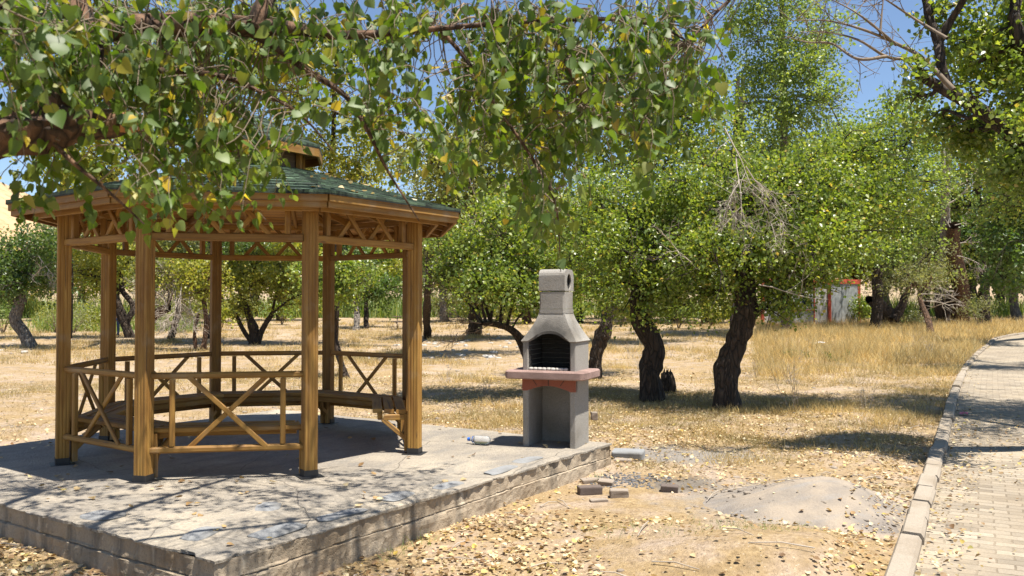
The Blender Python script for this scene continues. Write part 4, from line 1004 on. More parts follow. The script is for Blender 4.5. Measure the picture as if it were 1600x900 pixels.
tree('tree', 'slim leaning poplar whose thin trunk shows directly behind the barbecue', 'tree', None,
     [(927, 588, 20), (932, 555, 20), (938, 530, 22), (948, 505, 17), (960, 470, 15)],
     [(925, 440, 75, 50, 2600, 0), (985, 430, 60, 40, 1700, .5), (890, 400, 70, 60, 2400, .5), (920, 340, 80, 70, 2600, .3)], 'leaf_mid', .072)
tree('tree', 'low bushy poplar behind the barbecue with one bare branch drooping left', 'tree', 15.2,
     [(838, 612, 18), (826, 560, 14), (806, 520, 11), (780, 506, 9), (752, 505, 7)],
     [(790, 445, 78, 42, 2600, 0), (745, 430, 55, 40, 1400, .3), (840, 420, 60, 50, 1700, .4), (800, 380, 90, 50, 2600, .6), (860, 470, 40, 30, 700, .3), (720, 385, 65, 45, 1900, .8), (690, 420, 40, 30, 700, .8), (780, 330, 80, 40, 2000, 1)],
     'leaf_mid', .072, dead=[(752, 505, 0, -1, -.15, .75, .013, 3, 5), (735, 512, 0, -.8, -.5, .6, .009, 2, 5), (770, 506, 0, -.7, -.45, .7, .010, 2, 5), (715, 520, 0, -.6, -.7, .45, .007, 2, 4)], deadmat='twig')
tree('tree', 'tall dark-trunked drooping tree at the right edge of the gazebo', 'tree', 27,
     [(668, 528, 15), (666, 480, 13), (670, 420, 12), (676, 360, 11), (700, 290, 9)],
     [(700, 330, 70, 60, 2200, 0), (760, 300, 90, 70, 3000, 1), (680, 250, 90, 60, 2600, -1), (770, 220, 100, 60, 3000, 1), (840, 330, 80, 60, 2400, 2), (720, 410, 60, 40, 1300, .5), (780, 390, 80, 45, 2000, 1.5)],
     'leaf_willow', .12, dead=[(730, 270, -1, .2, -1, 1.6, .02, 3, 4), (790, 280, -1, -.2, -1, 1.6, .02, 3, 4), (745, 330, -1, .1, -1, 1.4, .02, 3, 4), (700, 370, -1, -.1, -1, 1.2, .02, 2, 4)], cr=.3, droop=.9)
tree('tree', 'broad stubby-trunked tree half hidden by the low bushy poplar', 'tree', 36, [(741, 520, 24), (742, 505, 18), (742, 480, 15)],
     [(745, 455, 60, 35, 1400, 0), (720, 430, 50, 40, 1200, 1), (790, 440, 60, 40, 1400, 1)], 'leaf_olive', .13, cr=.35)
# stump
g = G0(1046, 616); st = empty('tree_stump', g); tag(st, 'short ragged broken tree stump between the two dark poplar trunks', 'stump')
tb = Tubes(); tb.add([g + np.array([0, 0, -.1]), g + np.array([.0, 0, .12]), g + np.array([-.03, 0, .27]), g + np.array([-.05, 0, .40])], [.15, .12, .12, .09], 14, .35, cap=True)
for k in range(6):
    a = rng.uniform(0, 6.28); q = g + np.array([math.cos(a) * .07 - .04, math.sin(a) * .07, .33]); tb.add([q, q + np.array([0, 0, .06]), q + np.array([.01, 0, .15])], [.03, .022, .002], 6, .2)
o = link('stump_wood', tb.mesh('stump_wood'), M['bark']); o.parent = st; o.matrix_parent_inverse = Matrix.Translation(-Vector(g))

# -- tall trees of the background (right)
tree('poplar', 'very tall feathery pale-green poplar rising out of the picture top', 'tree', 40,
     [(1228, 520, 14), (1228, 400, 13), (1225, 200, 10), (1222, 20, 7), (1220, -120, 4)],
     [(1225, 60, 85, 80, 4200, 0), (1205, -40, 75, 70, 3000, 0), (1270, 110, 55, 50, 1900, -1), (1180, 130, 60, 60, 2200, 1), (1230, 180, 85, 60, 3200, 0), (1165, 40, 40, 50, 1300, 1), (1290, 60, 35, 40, 900, 0), (1260, -30, 50, 60, 1500, 1), (1200, 250, 90, 50, 2600, 0), (1290, 150, 35, 25, 600, -1)], 'leaf_fine', .15, bark='bark_grey', cr=.4, twigr=.02)
tree('tree', 'light-green rounded tree behind the hut with its top against open sky', 'tree', 50, [(1370, 515, 14), (1372, 400, 12), (1375, 300, 9)],
     [(1375, 240, 90, 55, 4000, 0), (1330, 215, 50, 40, 1500, 1), (1420, 190, 60, 50, 2000, 0), (1400, 300, 90, 60, 3600, -1), (1440, 250, 60, 60, 2000, 1), (1320, 290, 70, 50, 2200, 0), (1370, 370, 90, 50, 2800, -1), (1400, 160, 40, 30, 700, 1)], 'leaf_fine', .18, cr=.45, twigr=.02)
tree('tree', 'bright green tree right of the broken trunk, crown leaning over the path bend', 'tree', 56, [(1540, 508, 12), (1538, 420, 11), (1535, 330, 9)],
     [(1520, 270, 70, 60, 2600, 0), (1570, 240, 60, 60, 2200, 0), (1480, 300, 60, 60, 2200, 2), (1500, 220, 60, 50, 1900, 1), (1560, 320, 60, 50, 1900, 0), (1470, 390, 60, 60, 1800, 2), (1450, 330, 60, 50, 1600, 1)], 'leaf_mid', .19, cr=.45)
tree('tree', 'dark shady tree at the right border beyond the path', 'tree', 34, [(1640, 525, 22), (1632, 420, 18), (1615, 330, 14)],
     [(1590, 330, 55, 60, 2600, 0), (1570, 390, 40, 40, 1400, 1), (1620, 250, 60, 70, 2600, 0), (1570, 440, 40, 25, 800, 1), (1600, 400, 50, 40, 1400, -1), (1550, 350, 30, 40, 700, 0)], 'leaf_dark', .14, cr=.35)
tree('pollard_tree', 'tall reddish-brown pollarded trunk, splintered at the top, without a crown', 'tree', 52,
     [(1492, 508, 30), (1497, 480, 26), (1500, 455, 25), (1493, 420, 22), (1487, 385, 20), (1488, 352, 24)], [], 'leaf_mid', .1, bark='bark_brown',
     dead=[(1495, 400, -1, 1, -.2, 1.6, .03, 3, 5), (1500, 380, -1, .8, .2, 1.5, .03, 3, 5), (1490, 455, -1.2, -1, .1, 2.2, .035, 3, 4), (1490, 470, -1.2, -1, -.15, 2.0, .035, 3, 4), (1484, 355, 0, -.5, .8, .6, .04, 1, 4), (1492, 352, 0, .8, .3, .7, .04, 1, 4), (1480, 440, -1, -1, .3, 2.0, .03, 2, 4)])
tree('dead_tree', 'pale barkless dead tree fork standing behind the splintered trunk', 'tree', 50.5, [(1474, 508, 15), (1476, 430, 13), (1477, 340, 13), (1478, 280, 12), (1483, 222, 9)], [], 'leaf_mid', .1, bark='bark_pale',
     extra=[[(1478, 300, 8, 0), (1474, 260, 6, 0), (1474, 225, 5, 0)]], dead=[(1480, 300, 0, 1, .35, 3.2, .06, 1, 3), (1476, 260, 0, -.6, .8, 1.0, .04, 1, 2), (1480, 320, 0, .9, .6, 2.4, .05, 1, 3)])
tree('tree', 'olive-grey tree with black trunk forking low right of the hut', 'tree', 50, [(1396, 508, 26), (1388, 492, 20), (1372, 478, 14), (1358, 468, 11)],
     [(1420, 430, 60, 40, 2000, 0), (1450, 400, 50, 40, 1500, 0), (1380, 440, 40, 30, 1000, 1)], 'leaf_olive', .17, extra=[[(1396, 500, 16, 0), (1408, 480, 14, 0), (1420, 450, 9, 0)]], cr=.4, slim=True,
     dead=[(1430, 460, -1.5, 1, 0, 2.2, .03, 2, 4), (1440, 470, -1.5, 1, .2, 2.0, .03, 2, 4)])
tree('tree', 'thin crooked sapling trunk with grey foliage in front of the splintered trunk', 'tree', 44, [(1456, 524, 9), (1450, 500, 8), (1442, 480, 7), (1436, 460, 6)], [(1430, 440, 45, 30, 1000, 0), (1455, 430, 35, 28, 800, 0)], 'leaf_olive', .15, bark='bark_brown', cr=.35, slim=True)
tree('tree', 'tree with a dark double stem close on the left of the splintered trunk', 'tree', 54, [(1474, 509, 16), (1468, 480, 13), (1464, 450, 11)], [(1462, 430, 36, 30, 900, 0)], 'leaf_mid', .17, extra=[[(1478, 508, 10, 0), (1482, 480, 9, 0), (1484, 450, 7, 0)]], cr=.4)
tree('tree', 'shade tree across the path whose boughs enter at the right border', 'tree', 22, [(1841, 585, 30), (1835, 480, 27), (1800, 380, 22), (1760, 320, 16)],
     [(1570, 265, 45, 40, 1500, 0), (1610, 225, 60, 60, 2200, 0), (1640, 310, 60, 50, 1800, 0), (1560, 320, 28, 24, 450, 0), (1690, 220, 80, 80, 2600, 0), (1600, 270, 60, 50, 1700, 3), (1540, 215, 40, 40, 900, 2), (1750, 280, 80, 70, 2200, 1)], 'leaf_mid', .085, cr=.25)
# -- trees left and through the gazebo
tree('tree', 'left border tree with a bent grey trunk leaning back on itself', 'tree', None, [(52, 543, 17), (38, 520, 17), (24, 500, 16), (28, 480, 16), (34, 462, 15), (30, 440, 12)],
     [(40, 425, 55, 40, 2200, 0), (10, 400, 50, 45, 1800, .5), (60, 385, 40, 40, 1300, 0), (20, 450, 40, 25, 900, -.5), (-30, 420, 50, 50, 1500, 0), (75, 440, 30, 30, 600, .5)], 'leaf_dark', .12, bark='bark_grey', cr=.3, dead=[(60, 400, -1, .5, -.6, 1.3, .02, 3, 4), (50, 430, -1, .7, -.2, 1.2, .02, 2, 4)])
tree('tree', 'tree with crossing black trunks seen between the left gazebo posts', 'tree', None, [(205, 528, 13), (195, 505, 14), (185, 480, 14), (176, 460, 11), (165, 440, 9)],
     [(165, 415, 60, 40, 1900, 0), (200, 400, 45, 35, 1300, .5), (130, 430, 45, 30, 1100, 0), (140, 390, 50, 35, 1400, 1)], 'leaf_yellow', .12, extra=[[(197, 505, 10, 0), (208, 480, 9, .3), (192, 455, 8, .4), (188, 430, 7, .5)]], cr=.3, dead=[(190, 450, -1, .6, .5, .9, .015, 2, 3)])
tree('tree', 'fallen-looking brown trunk lying aslant under a tangle of pale twigs', 'tree', 31, [(214, 538, 12), (226, 515, 13), (242, 492, 13), (262, 481, 11)], [(245, 420, 45, 30, 900, 0), (275, 430, 35, 25, 700, 0)], 'leaf_willow', .11, bark='bark_brown', cr=.3,
     dead=[(262, 482, -.5, -.3, .6, 1.4, .028, 3, 6), (255, 488, -.5, .3, .8, 1.5, .028, 3, 6), (275, 450, -.7, .1, -1, 1.5, .028, 3, 6), (240, 480, -.7, -.4, .5, 1.2, .025, 3, 6), (285, 440, -.7, .2, -1, 1.7, .028, 3, 6), (296, 445, -.7, .1, -1, 1.5, .028, 3, 6)])
tree('tree', 'dark leaning trunk with grey-green crown left of the back gazebo post', 'tree', 34, [(264, 533, 10), (272, 510, 10), (278, 490, 10), (283, 460, 8)], [(290, 430, 50, 35, 1500, 0), (270, 400, 50, 35, 1500, .5), (310, 410, 40, 30, 1000, 0)], 'leaf_willow', .12, cr=.3, dead=[(285, 470, -.5, .4, -.8, 1.0, .015, 3, 5), (300, 460, -.5, .2, -.9, 1.0, .015, 3, 5)])
tree('tree', 'young yellow-green tree on two thin stems beside the back gazebo post', 'tree', None, [(317, 548, 7), (321, 520, 7), (322, 495, 7), (318, 470, 6)], [(315, 450, 42, 32, 1500, 0), (295, 420, 40, 30, 1100, 0), (330, 420, 35, 30, 1000, 0)], 'leaf_yellow', .10, extra=[[(306, 545, 6, 0), (304, 520, 5, 0), (310, 490, 5, 0)]], cr=.25, bark='bark_brown')
tree('tree', 'multi-stemmed yellow-green tree framed by the two back gazebo posts', 'tree', None, [(398, 537, 14), (396, 515, 10), (388, 490, 8), (380, 465, 6)],
     [(400, 440, 60, 38, 2400, 0), (360, 430, 45, 38, 1600, 0), (445, 430, 50, 38, 1800, 0), (410, 400, 70, 30, 2000, .5), (470, 460, 40, 25, 900, 0), (380, 480, 35, 18, 500, 0)], 'leaf_yellow', .11, extra=[[(402, 536, 10, 0), (410, 515, 9, 0), (425, 490, 7, 0)], [(394, 536, 8, 0), (380, 515, 7, 0), (368, 490, 6, 0)]], cr=.28)
tree('tree', 'slender leaning tree close behind the right rear gazebo railing', 'tree', None, [(543, 588, 10), (530, 555, 9), (522, 525, 10), (518, 495, 11), (517, 460, 9)], [(525, 440, 50, 30, 1500, 0), (490, 430, 45, 30, 1200, 0), (540, 420, 40, 25, 900, 0)], 'leaf_mid', .085, cr=.2)
tree('tree', 'dark round-crowned tree standing left of the far picnic table', 'tree', 52, [(572, 513, 7), (572, 490, 7), (572, 470, 6)], [(575, 455, 50, 28, 1700, 0), (545, 440, 45, 28, 1400, 1), (610, 445, 40, 28, 1200, 0)], 'leaf_dark', .16, cr=.4)
tree('tree', 'pale-trunked tree in pairs with the dark round-crowned one', 'tree', 50, [(556, 515, 9), (558, 495, 8), (556, 470, 7)], [(540, 460, 35, 20, 800, 0), (560, 430, 45, 25, 1100, 0)], 'leaf_mid', .16, bark='bark_grey', cr=.4)
# -- tall leafy wall behind the gazebo
tree('tree', 'glowing yellow-green tree above the left gazebo eave', 'tree', 30, [(166, 535, 12), (166, 400, 11), (158, 330, 9)], [(150, 270, 75, 40, 2800, 0), (100, 240, 60, 40, 1800, .5), (190, 225, 60, 40, 1800, 0), (150, 330, 60, 30, 1300, .5)], 'leaf_yellow', .12, cr=.3)
tall = [('tall green tree rising behind the gazebo cupola, left one', 332, 34, [(330, 170, 100, 70), (270, 110, 80, 60), (390, 100, 90, 70), (330, 40, 90, 60), (330, 260, 90, 60)], 'leaf_mid'),
        ('tall willow-like tree rising right of the cupola with sky through its crown', 520, 33, [(510, 240, 80, 60), (470, 150, 70, 60), (560, 260, 70, 50), (430, 60, 80, 60), (520, 80, 55, 50), (600, 330, 70, 40), (580, 190, 50, 40)], 'leaf_yellow'),
        ('tall tree spreading above the gazebo right eave and the bushy poplar', 850, 37, [(800, 180, 100, 60), (740, 120, 50, 40), (860, 110, 100, 70), (900, 200, 90, 60), (830, 260, 100, 60), (950, 140, 90, 60), (780, 50, 60, 40), (700, 250, 70, 50)], 'leaf_willow'),
        ('tall tree filling the gap between bushy poplar and the lone leaning poplar', 1010, 35, [(1010, 200, 90, 60), (1060, 150, 70, 60), (960, 260, 80, 60), (1050, 250, 90, 60), (1000, 80, 80, 60), (1090, 190, 70, 60), (1020, 330, 90, 60), (1130, 260, 60, 50)], 'leaf_mid'),
        ('dark tall tree at the upper left picture edge above the bare hill', 103, 36, [(90, 190, 60, 50), (60, 120, 70, 50), (130, 120, 70, 60), (40, 40, 80, 50), (150, 40, 80, 60), (200, 150, 70, 50)], 'leaf_mid')]
tall += [('light-green leafy tree filling in below the very tall poplar, its left half', 1150, 44, [(1170, 230, 80, 50), (1130, 270, 60, 50), (1220, 280, 70, 50), (1180, 330, 90, 60), (1110, 330, 60, 50)], 'leaf_fine'),
         ('light-green leafy tree between the very tall poplar and the open sky notch', 1158, 46, [(1290, 240, 70, 45), (1320, 210, 40, 30), (1250, 230, 60, 40), (1290, 310, 90, 60), (1250, 380, 80, 50), (1340, 380, 70, 50)], 'leaf_fine')]
for lab, px, Y, cl, lm in tall:
    tree('tree', lab, 'tree', Y, [(px, 530, 14), (px + 4, 420, 13), (px - 3, 320, 11), (px, 220, 8), (px + 3, 120, 6)], [(a, b, c, d, int(c * d * .52), rng.uniform(-1.5, 1.5)) for a, b, c, d in cl], lm, .145, cr=.38, twigr=.02, nsub=6)
# -- generic trees of the far row, copies of four kinds
def proto(lm, bark, seed, slim=False):
    tb = Tubes(); H = 7.0; sp = spline([(0, 0, -.2), (.2, .1, 1.2), (.1, -.1, 2.4), (.3, 0, 4.2)], 6); tb.add(sp, [.30, .22, .18, .08], 9, .25); cl = []
    for k in range(8):
        a = k * 2.4 + seed; r_ = 1.5 * rng.random() ** .5 + .4; c = np.array([math.cos(a) * r_, math.sin(a) * r_, rng.uniform(2.3, 5.8)]); s_ = rng.uniform(.9, 1.5)
        cl.append((c, (s_ * 1.15, s_ * 1.15, s_ * .8), 850, .4)); branchto(tb, sp[rng.integers(6, len(sp))], c, .09, .04)
        for _ in range(4): branchto(tb, c, c + randdir(1)[0] * s_, .03, .01, .05, 5)
    tm = tb.mesh('trunk'); tm.materials.append(M[bark]); v, f = crown_leaves(cl, .20, slim=slim); cm = fast_mesh('crown', v, f); cm.materials.append(M[lm]); return tm, cm
protos = [proto('leaf_mid', 'bark', 1), proto('leaf_dark', 'bark', 2), proto('leaf_olive', 'bark_grey', 3, False), proto('leaf_yellow', 'bark_brown', 4)]
def far_tree(px, Y, s_, k, label, group):
    x = (px - 800) / F * Y; root = empty('tree', (x, Y, float(gh(x, Y))), rng.uniform(0, 6.28)); root.scale = (s_, s_, s_ * rng.uniform(.9, 1.15)); tag(root, label, 'tree', group)
    link('trunk', protos[k][0], None, root); link('crown', protos[k][1], None, root)
kinds = ['mid-green', 'dark green', 'grey-green', 'yellow-green']
zones = [('in the far row seen left of and through the gazebo', 'far row left of the gazebo', [(-60, 60, 1.2), (20, 72, 1.1), (95, 66, 1.15), (130, 85, 1.5), (185, 62, 1.0), (235, 78, 1.4), (290, 70, 1.2), (345, 60, 1.1), (395, 80, 1.4), (440, 66, 1.2), (485, 88, 1.5), (520, 75, 1.3)]),
         ('in the far row between gazebo and barbecue', 'far row behind the field', [(600, 92, 1.5), (650, 84, 1.4), (695, 62, 1.2), (735, 75, 1.3), (780, 66, 1.2), (825, 58, 1.2), (870, 76, 1.5), (905, 60, 1.2)]),
         ('in the far row right of the barbecue', 'far row right of the barbecue', [(950, 70, 1.5), (1000, 58, 1.4), (1050, 66, 1.6), (1105, 60, 1.4), (1160, 72, 1.6), (1215, 82, 1.7), (1265, 80, 1.5), (1330, 78, 1.8), (1390, 76, 1.7), (1440, 70, 1.6)]),
         ('in the shady grove beyond the path bend', 'grove beyond the path bend', [(1500, 78, 1.8), (1535, 68, 1.3), (1560, 82, 1.8), (1590, 66, 1.4), (1625, 74, 1.8), (1660, 62, 1.6), (1520, 95, 2.2), (1580, 100, 2.3), (1640, 98, 2.3)])]
for phr, grp, lst in zones:
    for i, (px, Y, s_) in enumerate(lst):
        k = (i * 7 + len(lst)) % 4 if 'shady' not in phr else (1, 1, 0, 2)[i % 4]
        far_tree(px, Y, s_, k, f'{kinds[k]} tree {phr}', f'{kinds[k]} trees, {grp}')
def bush(px, py, wpx, hpx, lm, label, n=700, size=.1, slim=False):
    g = G0(px, py); Y = g[1]; rx, rz = px2m(wpx, Y) / 2, px2m(hpx, Y); root = empty('shrub', g); tag(root, label, 'shrub'); tb = Tubes(); cl = []
    for k in range(6):
        c = np.array([rng.uniform(-.6, .6) * rx, rng.uniform(-.5, .5) * rx, rz * rng.uniform(.35, .75)]); cl.append((c, (rx * .55, rx * .5, rz * .35), n // 6, size * 2.2)); tb.add(spline([(0, 0, -.05), c * .5 + np.array([0, 0, .05]), c], 3), [.03, .01], 5)
    v, f = crown_leaves(cl, size, .0, .4, slim); link('stem', tb.mesh('stem'), M['twig'], root); link('foliage', fast_mesh('foliage', v, f), M[lm], root)
bush(132, 490, 60, 42, 'leaf_olive', 'blue-grey shrub right of the leftmost gazebo post', 1200, .14)
bush(88, 520, 60, 50, 'leaf_yellow', 'loose pale-green shrub between left border tree and gazebo', 900, .12, True)
bush(5, 520, 60, 45, 'greengrass', 'feathery green shrub at the left picture edge', 1200, .14, True)
bush(1425, 512, 40, 26, 'leaf_olive', 'small dull shrub between forked tree and thin sapling', 600, .13)
bush(1340, 508, 40, 45, 'leaf_mid', 'leafy green bush against the right wall of the hut', 900, .14)
bush(1530, 512, 50, 55, 'leaf_olive', 'silvery shrub at the foot of the shady grove', 1100, .16, True)

for i, (px, Y, w_, h_, lm, sl) in enumerate([(115, 44, 2.6, 1.7, 'leaf_olive', True), (160, 47, 2.4, 1.5, 'leaf_yellow', False), (215, 52, 3.0, 2.0, 'leaf_willow', False), (250, 46, 2.4, 1.5, 'leaf_olive', True), (300, 50, 3.0, 2.1, 'leaf_willow', False), (345, 47, 2.6, 1.7, 'leaf_yellow', False), (372, 55, 3.2, 2.2, 'leaf_willow', False), (440, 56, 3.0, 2.0, 'leaf_mid', False), (480, 62, 3.4, 2.4, 'leaf_yellow', False), (530, 66, 3.4, 2.2, 'leaf_mid', False), (690, 66, 3.6, 2.6, 'leaf_willow', False), (720, 58, 3.0, 2.0, 'leaf_mid', False), (790, 54, 3.0, 2.2, 'leaf_yellow', False), (890, 50, 2.8, 2.0, 'leaf_mid', False), (970, 52, 2.8, 2.1, 'leaf_willow', False), (1060, 50, 2.6, 2.0, 'leaf_mid', False), (1110, 54, 2.8, 2.0, 'leaf_yellow', False), (1215, 60, 2.8, 2.2, 'leaf_mid', False)]):
    x_ = (px - 800) / F * Y; yy = 476 + (CAMZ - float(rise(np.array(float(Y))))) * F / Y
    bush(px, yy, w_ * F / Y, h_ * F / Y, lm, {'leaf_olive': 'grey-olive', 'leaf_yellow': 'yellow-green', 'leaf_willow': 'dull green', 'leaf_mid': 'fresh green'}[lm] + ' low scrub bush in the far hedge line ' + ('seen through the gazebo' if px < 660 else 'right of the gazebo'), 900, .15, sl)
for o in col.objects:
    if 'low scrub bush in the far hedge' in str(o.get('label')): o['group'] = o['label'].replace('bush', 'bushes')

# -- big poplar leaning in from the right
rt = empty('overhanging_tree', (9.4, 9.6, float(gh(9.4, 9.6)))); tag(rt, 'large old poplar reaching in from the right with dead twigs against the sky', 'tree')
tb = Tubes(); Yr = 9.2
trk = [np.array([9.4, 9.6, -.1]), np.array([9.3, 9.6, 1.3]), np.array([8.9, 9.5, 2.6]), np.array([7.6, 9.4, 3.2]), P(1660, 270, Yr)]
limb = [P(1660, 270, Yr), P(1600, 228, Yr), P(1545, 180, Yr), P(1495, 152, Yr), P(1455, 128, Yr), P(1433, 117, Yr)]
tb.add(spline(trk, 8), [.42, .34, .28, .18, .11], 14, .25); tb.add(spline(limb, 7), [.095, .082, .078, .07, .06, .045], 12, .25, cap=True)
ups = [[P(1482, 145, Yr), P(1470, 100, Yr), P(1466, 65, Yr + .1), P(1452, 25, Yr + .2), P(1440, -30, Yr + .3), P(1430, -120, Yr + .4)], [P(1466, 66, Yr + .1), P(1490, 25, Yr), P(1510, -10, Yr - .2), P(1535, -80, Yr - .3)],
       [np.array([8.9, 9.5, 2.6]), np.array([9.0, 9.9, 4.0]), np.array([8.8, 10.5, 5.6]), np.array([8.9, 11.3, 7.2])], [np.array([8.9, 9.7, 3.6]), np.array([10.0, 10.5, 5.0]), np.array([10.6, 12.0, 6.6])], [np.array([8.4, 9.4, 2.9]), P(1620, 90, Yr), P(1590, -40, Yr)]]
for u, r_ in zip(ups, ((.062, .035), (.05, .03), (.2, .06), (.16, .05), (.12, .05))): tb.add(spline(u, 7), list(r_), 9, .25)
cl = []; spx = np.vstack([spline(u, 7) for u in ups] + [spline(limb, 7)])
for (a, b, rx, ry, n, dy) in [(1570, 105, 60, 42, 1700, 1.0), (1520, 212, 55, 32, 1300, 1.0), (1600, 165, 45, 38, 1000, 1.0), (1440, 108, 30, 22, 220, -.1), (1520, 150, 26, 16, 70, -.3), (1530, 60, 50, 40, 1000, .2), (1590, 50, 50, 50, 1400, .3), (1510, 105, 40, 28, 600, 1.0), (1430, 150, 24, 22, 200, .6), (1600, 260, 60, 40, 1200, 0), (1475, 192, 36, 24, 480, .8), (1480, 15, 40, 30, 380, .2), (1650, 120, 80, 100, 2200, 0), (1550, -40, 80, 50, 1400, .3), (1640, 200, 60, 60, 1300, -.5)]:
    cl.append((P(a, b, Yr + dy), (px2m(rx, Yr), px2m((rx + ry) / 2, Yr), px2m(ry, Yr)), n, .15))
for c, s_, n in [((9.0, 11.9, 6.8), 1.3, 8280), ((10.2, 12.3, 6.2), 1.5, 9000), ((8.6, 12.9, 6.9), 1.3, 7560), ((10.0, 11.4, 6.6), 1.3, 7560), ((11.3, 12.6, 6.6), 1.5, 7560), ((9.6, 13.6, 7.0), 1.2, 5400), ((9.4, 14.2, 7.3), 1.4, 2000), ((8.0, 10.6, 5.9), 1.0, 1500), ((11.0, 10.0, 6.6), 1.5, 2000), ((7.0, 9.6, 6.2), .9, 1000), ((10.5, 15.5, 7.5), 1.4, 1500)]:
    cl.append((np.array(c), (s_, s_, s_ * .7), n, .2))
for c, r_, n, _ in cl:
    j = int(np.argmin(np.linalg.norm(spx - c, axis=1))); pts = branchto(tb, spx[j], c, .03, .012, .06, 6)
    for _ in range(7): branchto(tb, pts[rng.integers(3, len(pts))], c + randdir(1)[0] * np.array(r_) * .95, .011, .004, .03, 5)
inv = Matrix.Translation(-Vector((9.4, 9.6, float(gh(9.4, 9.6)))))
o = link('trunk', tb.mesh('trunk'), M['bark']); o.parent = rt; o.matrix_parent_inverse = inv
v, f = crown_leaves(cl, .062); o = link('crown', fast_mesh('crown', v, f), M['leaf_mid']); o.parent = rt; o.matrix_parent_inverse = inv
td = Tubes()
for pts, r0 in [([(1490, 140), (1440, 90), (1400, 68), (1345, 45), (1290, 32), (1235, 32)], .030), ([(1440, 90), (1390, 90), (1340, 62), (1290, 50), (1250, 50)], .020), ([(1400, 70), (1365, 40), (1330, 15), (1280, -10)], .018), ([(1385, 88), (1340, 92), (1300, 68), (1262, 66), (1225, 56)], .020), ([(1375, 55), (1378, 20), (1382, -20)], .014), ([(1480, 60), (1430, 30), (1385, 0), (1350, -20)], .02)]:
    p3 = spline([P(a, b, Yr - .1 + .25 * math.sin(a * .05)) for a, b in pts], 6); td.add(p3, [r0, .004], 6, .1)
    for k in range(7):
        q = p3[rng.integers(4, len(p3))]; twigs(td, q, (rng.normal() - .4, rng.normal() * .5, rng.normal() + .5), rng.uniform(.25, .6), .006, 1, 3)
o = link('dead_branches', td.mesh('dead_branches'), M['twig']); o.parent = rt; o.matrix_parent_inverse = inv

# -- foreground poplar overhanging from the upper left
ft = empty('overhanging_tree', (-3.3, 2.6, float(gh(-3.3, 2.6)))); tag(ft, 'near poplar whose leafy boughs hang in from the upper left over the gazebo', 'tree')
invf = Matrix.Translation(-Vector((-3.3, 2.6, float(gh(-3.3, 2.6)))))
tb = Tubes(); A = P(-150, 255, 2.95)
tb.add(spline([(-3.3, 2.6, -.1), (-3.25, 2.65, .9), (-3.1, 2.75, 1.7), A], 8), [.30, .25, .2, .12], 14, .25)
limbs = []
def lim(pts, r_, sides=9, rough=.2, **k):
    sp = spline([P(*q) for q in pts], 7); tb.add(sp, r_, sides, rough, **k); limbs.append((sp, r_)); return sp
lim([(-150, 255, 2.95), (-60, 230, 2.9), (0, 212, 2.9), (60, 203, 2.92), (120, 195, 2.95), (185, 190, 3.0), (212, 196, 3.02)], [.11, .085, .075, .07, .062, .045, .02], 12, .35, cap=True)
lim([(20, 208, 2.95), (90, 160, 3.0), (130, 115, 3.05), (128, 50, 3.1), (110, -40, 3.2), (80, -200, 3.4)], [.07, .06, .055, .055, .05, .045], 11, .3)
lim([(125, 60, 3.1), (200, 42, 3.15), (290, 38, 3.2), (380, 40, 3.25), (450, 44, 3.3), (520, 55, 3.3), (600, 52, 3.35), (680, 45, 3.4)], [.05, .045, .042, .04, .03, .02, .014, .010])
lim([(370, 40, 3.25), (430, 72, 3.3), (480, 110, 3.3), (540, 150, 3.3), (575, 205, 3.3), (605, 265, 3.35), (655, 345, 3.4)], [.022, .018, .014, .011, .009, .006, .003], 7)
lim([(395, 45, 3.25), (430, -20, 3.3), (520, -120, 3.5), (640, -220, 3.9)], [.035, .03, .028, .02])
lim([(600, 52, 3.35), (740, 40, 3.3), (830, 34, 3.3), (950, 30, 3.35), (1030, 42, 3.4), (1100, 80, 3.4)], [.012, .011, .010, .008, .006, .003], 7)
lim([(690, 48, 3.4), (730, 95, 3.35), (775, 165, 3.35), (830, 245, 3.35), (868, 320, 3.4), (876, 425, 3.4)], [.010, .009, .008, .006, .004, .002], 6)
lim([(250, 110, 3.1), (340, 118, 3.1), (410, 145, 3.12), (470, 180, 3.15), (520, 235, 3.2)], [.012, .010, .008, .006, .003], 6)
lim([(870, 70, 3.35), (900, 130, 3.4), (930, 190, 3.4), (1000, 220, 3.4)], [.007, .006, .004, .002], 6)
lim([(1200, -50, 3.6), (1150, -10, 3.55), (1090, 50, 3.5), (1075, 70, 3.5)], [.009, .008, .005, .002], 6)
lim([(640, -220, 3.9), (800, -200, 3.8), (1000, -140, 3.7), (1200, -50, 3.6)], [.022, .018, .014, .009], 7)
lim([(60, 200, 2.92), (110, 250, 2.9), (170, 300, 2.95), (225, 350, 3.0)], [.012, .009, .006, .003], 6)
lim([(-60, 228, 2.9), (-120, 120, 2.6), (-60, 40, 2.3), (0, 10, 2.2)], [.04, .03, .02, .008], 7)
